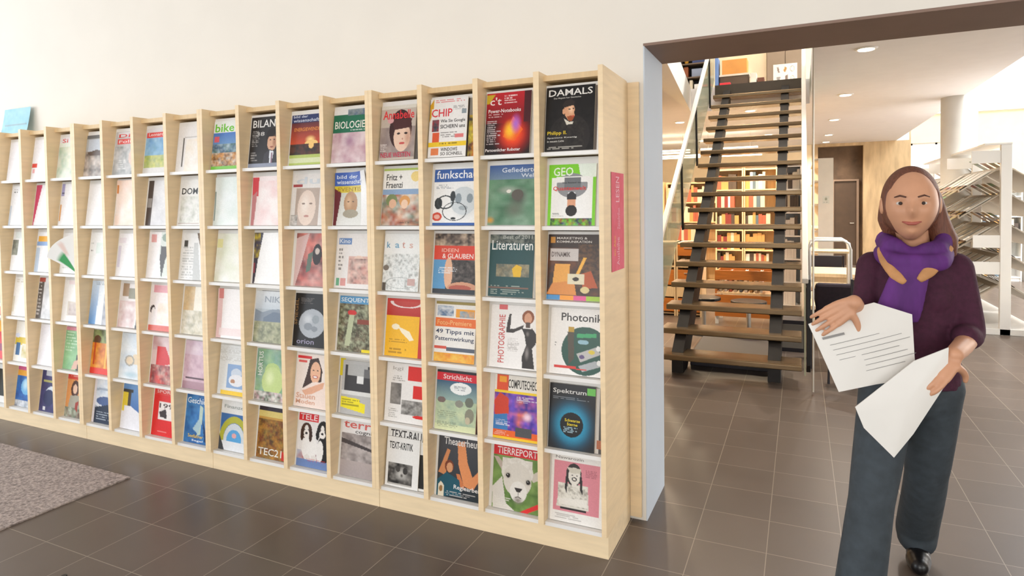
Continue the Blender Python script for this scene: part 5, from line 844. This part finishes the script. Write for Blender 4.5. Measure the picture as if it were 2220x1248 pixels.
def stand_mag(i, loc, ry, side, lab):
    if i not in mp:
        rr = empty('periodical', (0, 0, -9)); mp[i] = rr; c_ = MG[i][0]; rnd = random.Random(i)
        MB().box(-.14, .14, -.1, .1, 0, .008).build('page_block', PAGES, rr)
        s = sheet('front_cover', .20, .28, [('b', c_), ('r', .05, .04, .95, .2, MG[(i + 3) % 8][0]), ('n', .08, .3, .92, .9, [MG[(i + k) % 8][0] for k in (0, 1, 4, 3)], 4)], PRINT, rr, 14, 18, i, lambda u, v: (0, 0))
        s.rotation_euler = (-PI / 2, 0, PI / 2); s.location = (-.14, 0, .0085)
        b = rr
    else: b = copy_tree(mp[i])
    b.location = loc; b.rotation_euler = (0, ry, 0 if side < 0 else PI)
    if side > 0: b.rotation_euler = (0, ry, 0)
    tag(b, MG[i][1] + ' periodical ' + lab, 'periodical', 'periodicals on the white stand')
rnd = random.Random(4)
for si, side in enumerate((-1, 1)):
    for li, z in enumerate(LV):
        for b in range(3):
            y0, y1 = b * BAY + .065, (b + 1) * BAY - .005
            s = MB(); x0, x1 = side * .05, side * .42; dz = .26
            s.prism([(x0, z + dz), (x1, z), (x1, z - .012), (x0, z + dz - .012)], 'y', y0, y1)
            s.prism([(x1, z - .012), (x1 + side * .006, z - .012), (x1 + side * .006, z + .03), (x1, z + .03)], 'y', y0, y1)
            s.build('sloping_shelf', GRS, R)
            for q in range(4):
                yy = y0 + .16 + q * .28
                if yy > y1 - .1: break
                ang = math.atan2(dz, .37)
                i = rnd.randrange(8); mx = 2.08 + side * .225; mz = z + dz * (.195 / .37) + .002
                stand_mag(i, (mx, 8.6 + yy, mz + .004), -ang if side < 0 else ang, side, 'on %s side, %s level, bay %s, %s place, white stand' % ('left' if side < 0 else 'right', ['lowest', 'second', 'middle', 'fourth', 'top'][li], ['one', 'two', 'three'][b], ['front', 'second', 'third', 'rear'][q]))
# shelving at the foot of the far right wall and a lower stand at the picture's right edge
bookcase(2.75, 3.75, 14.5, .3, 2.0, 5, PLASTIC, 'white bookcase far behind the periodical stand, left one', 'left white bookcase behind stand', 1.6, [3, 1, 4, 2, 7, 3], fill=(.6, .95), seed=21)
bookcase(3.80, 4.9, 14.5, .3, 2.0, 5, PLASTIC, 'white bookcase far behind the periodical stand, right one', 'right white bookcase behind stand', 1.6, [3, 1, 0, 2, 3], fill=(.6, .95), seed=22)
R2 = empty('display_table', (2.62, 7.6, 0)); tag(R2, 'low white display table with sloping top at right edge', 'display table')
MB().prism([(-.30, .30), (.30, .52), (.30, .54), (-.30, .32)], 'y', 0, .9).build('sloping_top', GRS, R2)
MB().box(-.02, .02, .1, .8, .02, .42).build('support', PLASTIC, R2); MB().box(-.22, .25, .05, .85, 0, .02).build('base', PLASTIC, R2)
for q in range(3):
    stand_mag((q * 3 + 1) % 8, (2.6, 7.76 + q * .27, .434), -math.atan2(.22, .6), -1, 'lying on low display table, %s from the front' % ORD[q])

# ---------------------------------------------------------------- person walking towards the camera
SKIN = mat('skin', 'd09a78', .5, noise=.06, scale=14)
SWEAT = mat('plum_knit', '43182f', .85, noise=.18, scale=60, bump=.2)
JEAN = mat('grey_blue_denim', '3a4248', .8, noise=.2, scale=25, bump=.15)
SCARF = mat('purple_scarf', '58246e', .75, noise=.35, scale=18, stretch=(1, 1, .3), bump=.3)
TAN = mat('tan_scarf', 'c58f5c', .75, noise=.15, scale=18)
HAIR = mat('auburn_hair', '6e4230', .55, noise=.35, scale=30, stretch=(6, 6, .6), bump=.4)
LIP = mat('lips', 'ab5a4c', .45); BROWM = mat('eyebrow', '5b3a2b', .7); EYEW = mat('eye_white', 'd8d0c6', .7); IRIS = mat('iris', '33251d', .6)
PAPER = mat('white_paper', 'e9e6df', .7, noise=.02)
PERSON = empty('person', (.33, 2.66, 0))
tag(PERSON, 'person walking in plum sweater, purple scarf and dark jeans holding papers', 'person')
O = Vector((.33, 2.66, 0))
def rm(mb, name, m, parent, vox, smooth=4):
    mb.v = [tuple(Vector(v) - O) for v in mb.v]
    o = mb.build(name, m, parent, smooth=True)
    r = o.modifiers.new('remesh', 'REMESH'); r.mode = 'VOXEL'; r.voxel_size = vox; r.use_smooth_shade = True
    s = o.modifiers.new('smooth', 'SMOOTH'); s.iterations = smooth; s.factor = .5
    return o
def limb(mb, pts, rs, n=16, sub=6):
    """smooth tapered limb with rounded ends"""
    pts = [Vector(p) for p in pts]; P = []; Rr = []
    m = len(pts)
    for i in range(m - 1):
        p0 = pts[max(i - 1, 0)]; p1 = pts[i]; p2 = pts[i + 1]; p3 = pts[min(i + 2, m - 1)]
        for k in range(sub):
            t = k / sub; t2 = t * t; t3 = t2 * t
            P.append(.5 * ((2 * p1) + (p2 - p0) * t + (2 * p0 - 5 * p1 + 4 * p2 - p3) * t2 + (3 * p1 - p0 - 3 * p2 + p3) * t3))
            a, b = rs[i], rs[i + 1]
            if isinstance(a, tuple) or isinstance(b, tuple):
                a = a if isinstance(a, tuple) else (a, a); b = b if isinstance(b, tuple) else (b, b)
                Rr.append((a[0] * (1 - t) + b[0] * t, a[1] * (1 - t) + b[1] * t))
            else: Rr.append(a * (1 - t) + b * t)
    P.append(pts[-1]); Rr.append(rs[-1])
    mb.tube(P, Rr, n, up=(0, 1, 0))
    for p, r in ((P[0], Rr[0]), (P[-1], Rr[-1])):
        if not isinstance(r, tuple): mb.ball(p, r * .995, 14, 10)
    return mb
# joints
SHR, ELR, WRR = (.500, 2.66, 1.265), (.532, 2.62, 1.055), (.450, 2.40, 1.01)
SHL, ELL, WRL = (.245, 2.66, 1.265), (.213, 2.60, 1.075), (.165, 2.385, 1.165)
HPR, KNR, ANR = (.435, 2.66, .84), (.435, 2.78, .47), (.447, 3.06, .13)
HPL, KNL, ANL = (.295, 2.64, .84), (.225, 2.47, .46), (.175, 2.40, .09)
HC = Vector((.352, 2.575, 1.492))
HS = 1.10
def head(mb):
    k = len(mb.v); mb.ball(HC, (.074 * HS, .092 * HS, .112 * HS), 56, 40)
    look = Matrix.Rotation(-.10, 3, 'Z')      # slight turn to the viewer's left
    for i in range(k, len(mb.v)):
        p = look.inverted() @ (Vector(mb.v[i]) - HC) / HS; x, y, z = p; f = -y   # f forward
        g = lambda cx, cz, sx, sz: math.exp(-((x - cx) / sx) ** 2 - ((z - cz) / sz) ** 2)
        if f > 0:
            y -= .026 * g(0, -.020, .0115, .020) + .008 * g(0, -.0, .010, .03)          # nose
            y += .010 * (g(.031, .004, .017, .011) + g(-.031, .004, .017, .011))          # sockets
            y -= .004 * (g(.03, .024, .022, .008) + g(-.03, .024, .022, .008))            # brow
            y -= .007 * g(0, -.058, .022, .009) - .004 * g(0, -.071, .02, .006)          # lips
            y -= .010 * g(0, -.090, .022, .016)                                          # chin
            y -= .004 * (g(.042, -.025, .02, .02) + g(-.042, -.025, .02, .02))             # cheeks
        if z < 0: x *= 1 - .28 * (-z / .112) ** 1.6; 
        mb.v[i] = tuple(HC + look @ (Vector((x, y, z)) * HS))
    return mb
def finger(mb, base, d, bend, L, r, nrm):
    p = Vector(base); d = Vector(d).normalized(); nrm = Vector(nrm).normalized(); pts = [p.copy()]
    ax = d.cross(nrm).normalized()
    for s, fr in zip((0, bend, bend), (.42, .32, .26)):
        d = Quaternion(ax, s) @ d; p = p + d * L * fr; pts.append(p.copy())
    limb(mb, pts, [r, r * .95, r * .88, r * .75], 10, 3)
def hand(mb, wrist, d, across, curl_n, bend, thumb_dir):
    w = Vector(wrist); d = Vector(d).normalized(); a = Vector(across).normalized(); nrm = Vector(curl_n)
    ks = [w + d * .082 + a * t for t in (-.030, -.010, .011, .031)]
    for kp in ks: limb(mb, [w + d * .008 + (kp - w - d * .08) * .45, (w + kp) / 2 + (kp - w - d * .08) * .3, kp], [.014, .0125, .0105], 10, 3)
    for kp, L, q in zip(ks, (.060, .072, .076, .068), (-.06, -.02, .02, .06)): finger(mb, kp, d + a * q, bend, L, .0086, nrm)
    tb = w + d * .030 + a * .028; t = Vector(thumb_dir).normalized()
    limb(mb, [tb, tb + t * .03, tb + t * .055 + d * .008, tb + t * .07 + d * .022], [.014, .0115, .010, .008], 10, 3)
body = MB(); head(body)
limb(body, [HC + Vector((0, .035, -.06)), (.365, 2.63, 1.38), (.372, 2.66, 1.30)], [.052, .05, .06])
for s in (-1, 1):
    body.ball(HC + Vector((s * .078 * HS, .012, -.002)), (.009, .020, .032), 12, 10)
limb(body, [(.37, 2.66, 1.29), (.372, 2.66, 1.18), (.368, 2.66, 1.03), (.365, 2.66, .90), (.365, 2.66, .82)], [(.13, .07), (.15, .095), (.125, .085), (.15, .10), (.14, .1)])
limb(body, [SHR, ELR, WRR], [.042, .036, .026]); limb(body, [SHL, ELL, WRL], [.042, .036, .026])
for h, k, a in ((HPR, KNR, ANR), (HPL, KNL, ANL)):
    limb(body, [h, k, a], [.078, .052, .034]); limb(body, [a, Vector(a) + Vector((-.005, -.05, -.05))], [.034, .028])
hand(body, WRR, (-.55, -.32, -.62), (.62, -.30, -.45), (-.2, 1, 0), .35, (.5, .5, -.4))
hand(body, WRL, (-.75, -.14, -.55), (.55, -.05, -.72), (0, 1, -.15), .32, (.45, .2, -.8))
rm(body, 'body', SKIN, PERSON, .0042, 3)
# face details
def fp(x, z, f=0):   # point on the face front
    p = Matrix.Rotation(-.10, 3, 'Z') @ (Vector((x, -(.092 * math.sqrt(max(0, 1 - (x / .074) ** 2 - (z / .112) ** 2)) + f), z)) * HS); return HC + p - O
for s in (-1, 1):
    e = MB().ball(fp(s * .030, .005, -.0150), (.0125, .0125, .0075), 16, 12).build('eye', EYEW, PERSON, smooth=True)
    MB().ball(fp(s * .030, .005, -.0050), (.0062, .0035, .0058), 12, 8).build('iris', IRIS, e, smooth=True)
    MB().tube([fp(s * .016, .024, .0045), fp(s * .032, .029, .0045), fp(s * .046, .024, .0035)], [.0028, .0032, .0018], 8).build('eyebrow', BROWM, PERSON, smooth=True)
MB().tube([fp(-.025, -.052, .003), fp(-.009, -.057, .0068), fp(.009, -.057, .0068), fp(.025, -.052, .003)], [(.002, .002), (.0045, .006), (.0045, .006), (.002, .002)], 10).build('lips', LIP, PERSON, smooth=True)
# hair: cap with side parting, falling behind to the viewer's right shoulder
h = MB(); k = len(h.v); h.ball(HC + Vector((0, .020, .012)), (.082 * HS, .095 * HS, .114 * HS), 40, 28)
for i in range(len(h.v)):
    v = Vector(h.v[i]) - HC
    if v.y < -.035 and v.z < .050: v.y = max(v.y, -.02 + .0 * v.z)
    if v.y < -.02 and v.z > .05: v.y *= .96
    h.v[i] = tuple(HC + v)
limb(h, [HC + Vector((.070, .04, .03)), HC + Vector((.090, .055, -.06)), HC + Vector((.112, .065, -.13)), HC + Vector((.13, .07, -.18))], [.028, .036, .042, .02])
limb(h, [HC + Vector((-.066, .05, .02)), HC + Vector((-.070, .06, -.05)), HC + Vector((-.06, .07, -.10))], [.022, .026, .016])
limb(h, [HC + Vector((0, .08, .0)), HC + Vector((.01, .10, -.09)), HC + Vector((.02, .09, -.16))], [.07, .075, .03])
rm(h, 'hair', HAIR, PERSON, .006, 3)
# sweater with three-quarter sleeves
s = MB()
limb(s, [(.372, 2.66, 1.325), (.37, 2.66, 1.27), (.372, 2.655, 1.17), (.367, 2.655, 1.04), (.365, 2.655, .92), (.365, 2.655, .845)], [(.07, .06), (.138, .085), (.150, .112), (.136, .102), (.155, .116), (.160, .120)], 28)
s.ball((.325, 2.59, 1.165), (.062, .05, .062)); s.ball((.418, 2.59, 1.165), (.062, .05, .062))
ERe = Vector(ELR).lerp(Vector(WRR), .28); ELe = Vector(ELL).lerp(Vector(WRL), .35)
limb(s, [SHR, ELR, ERe], [.056, .049, .042]); limb(s, [SHL, ELL, ELe], [.056, .049, .042])
rm(s, 'sweater', SWEAT, PERSON, .007, 4)
# jeans
j = MB(); limb(j, [(.365, 2.66, .90), (.365, 2.66, .80)], [(.158, .112), (.155, .115)], 24)
j.ball((.365, 2.66, .80), (.15, .112, .09), 20, 12)
for hp, kn, an, fl_ in ((HPR, KNR, ANR, .078), (HPL, KNL, ANL, .080)):
    limb(j, [hp, kn, an, tuple(Vector(an) + Vector((0, -.015, -.035 if hp is HPR else -.02)))], [.098, .072, fl_, fl_ * .92], 22)
o = rm(j, 'jeans', JEAN, PERSON, .008, 3)
for an, nm in ((ANR, 'shoe'), (ANL, 'shoe')):
    a = Vector(an); sh = MB(); rear = nm == 'shoe' and an is ANR
    if an is ANR: limb(sh, [(.452, 3.09, .085), (.447, 3.03, .055), (.44, 2.97, .036), (.437, 2.925, .034)], [.040, .042, .046, .034], 18)
    else: limb(sh, [(.178, 2.43, .048), (.172, 2.36, .046), (.163, 2.29, .040), (.158, 2.24, .036)], [.040, .042, .046, .034], 18)
    sh.v = [(x, y, max(z, .001)) for x, y, z in sh.v]
    rm(sh, nm, BLACK, PERSON, .006, 2)
# scarf: loops round the neck, tan lining edges down to the chest, purple tail
sc = MB(); ring = []
for i in range(25):
    t = 2 * PI * i / 24; ring.append((.37 + .088 * math.cos(t), 2.635 + .082 * math.sin(t) , 1.345 - .02 * math.sin(t + .2) * -1 + .015 * math.cos(2 * t)))
sc.tube(ring, [(.030 + .006 * math.sin(i * 1.9), .040 + .006 * math.cos(i * 1.3)) for i in range(25)], 14)
ring2 = [(.365 + .098 * math.cos(t), 2.60 + .085 * math.sin(t), 1.312 + .022 * math.sin(t)) for t in [2 * PI * i / 24 for i in range(25)]]
sc.tube(ring2, [(.024 + .006 * math.sin(i * 1.3), .032) for i in range(25)], 14)
limb(sc, [(.35, 2.53, 1.31), (.325, 2.512, 1.23), (.30, 2.505, 1.14), (.285, 2.515, 1.06)], [(.035, .022), (.048, .024), (.056, .022), (.046, .014)], 18)
limb(sc, [(.38, 2.53, 1.30), (.36, 2.508, 1.22), (.345, 2.506, 1.14), (.34, 2.512, 1.09)], [(.030, .02), (.034, .020), (.036, .018), (.028, .012)], 18)
scarf = rm(sc, 'scarf', SCARF, PERSON, .006, 3)
for pts, rs in (([(.470, 2.60, 1.345), (.435, 2.545, 1.305), (.395, 2.507, 1.265), (.365, 2.49, 1.235)], [(.016, .012), (.02, .015), (.022, .013), (.010, .008)]), ([(.262, 2.60, 1.335), (.272, 2.545, 1.295), (.300, 2.503, 1.25), (.325, 2.488, 1.225)], [(.012, .012), (.018, .014), (.02, .013), (.010, .008)])):
    t = MB(); limb(t, pts, rs, 14); rm(t, 'tan_border', TAN, scarf, .005, 2)

# papers in her hands
def leaf(name, pts, lab, th, lines, bow):
    """stack of sheets from its outline, slightly bowed"""
    P = [Vector(p) for p in pts]; n = len(P); c = sum(P, Vector()) / n
    e1 = (P[1] - P[0]).normalized(); nn = Vector((0, 0, 0))
    for i in range(n): nn += (P[i] - c).cross(P[(i + 1) % n] - c)
    nn.normalize();
    if nn.y > 0: nn = -nn
    V = []; F = []; rings = 6
    for off in (0, th):
        V.append(c + nn * (off + bow))
        for r_ in range(1, rings + 1):
            t = r_ / rings
            for i in range(n):
                for q in range(4):
                    e = P[i].lerp(P[(i + 1) % n], q / 4); V.append(c.lerp(e, t) + nn * (off + bow * (1 - t * t)))
    m = n * 4; K = 1 + rings * m
    for s_ in (0, 1):
        b = s_ * K
        for i in range(m): F.append((b, b + 1 + i, b + 1 + (i + 1) % m))
        for r_ in range(rings - 1):
            for i in range(m): a = b + 1 + r_ * m; F.append((a + i, a + m + i, a + m + (i + 1) % m, a + (i + 1) % m))
    a = 1 + (rings - 1) * m
    for i in range(m): F.append((a + i, K + a + i, K + a + (i + 1) % m, a + (i + 1) % m))
    mb = MB(); mb.v = [tuple(v) for v in V]; mb.f = F; o = mb.build(name, PAPER, smooth=True)
    o.data.set_sharp_from_angle(angle=.9)
    tag(o, lab, 'papers', 'papers held by the walking person')
    return o, c, nn
pa, ca, na = leaf('paper_stack', [(.025, 2.385, 1.083), (.135, 2.40, 1.135), (.225, 2.41, 1.165), (.335, 2.42, 1.130), (.345, 2.41, .92), (.230, 2.385, .895), (.118, 2.365, .862)], 'larger stack of white papers in the hand nearer the stairs', .006, 6, .012)
pb, cb, nb_ = leaf('paper_stack', [(.43, 2.385, 1.035), (.335, 2.375, .985), (.165, 2.335, .825), (.19, 2.33, .76), (.275, 2.33, .675), (.33, 2.345, .755), (.425, 2.375, .925)], 'smaller folded white papers hanging from the lower hand', .006, 6, .014)
# grey printed table lines on the larger stack, following its surface
INK = mat('grey_print', '8f8d8a', .7)
g = MB(); e1 = Vector((.90, .07, .30)).normalized(); e1 = (e1 - na * e1.dot(na)).normalized(); e2 = na.cross(e1)
if e2.z < 0: e2 = -e2
def ink(u0, u1, v, w):
    q = []
    for i in range(9):
        u = u0 + (u1 - u0) * i / 8
        for vv in (v, v - w):
            t = min(1, math.hypot(u, vv) / .15); q.append(ca + e1 * u + e2 * vv + na * (.0066 + .012 * (1 - t * t) + .0006))
    g.add(q, [(2 * i, 2 * i + 1, 2 * i + 3, 2 * i + 2) for i in range(8)])
ink(-.125, -.055, .055, .008)
for k in range(7): ink(-.11 + .004 * k, .09 + .02 * (k % 3), .025 - .018 * k, .0016)
g.build('printed_lines', INK, pa)
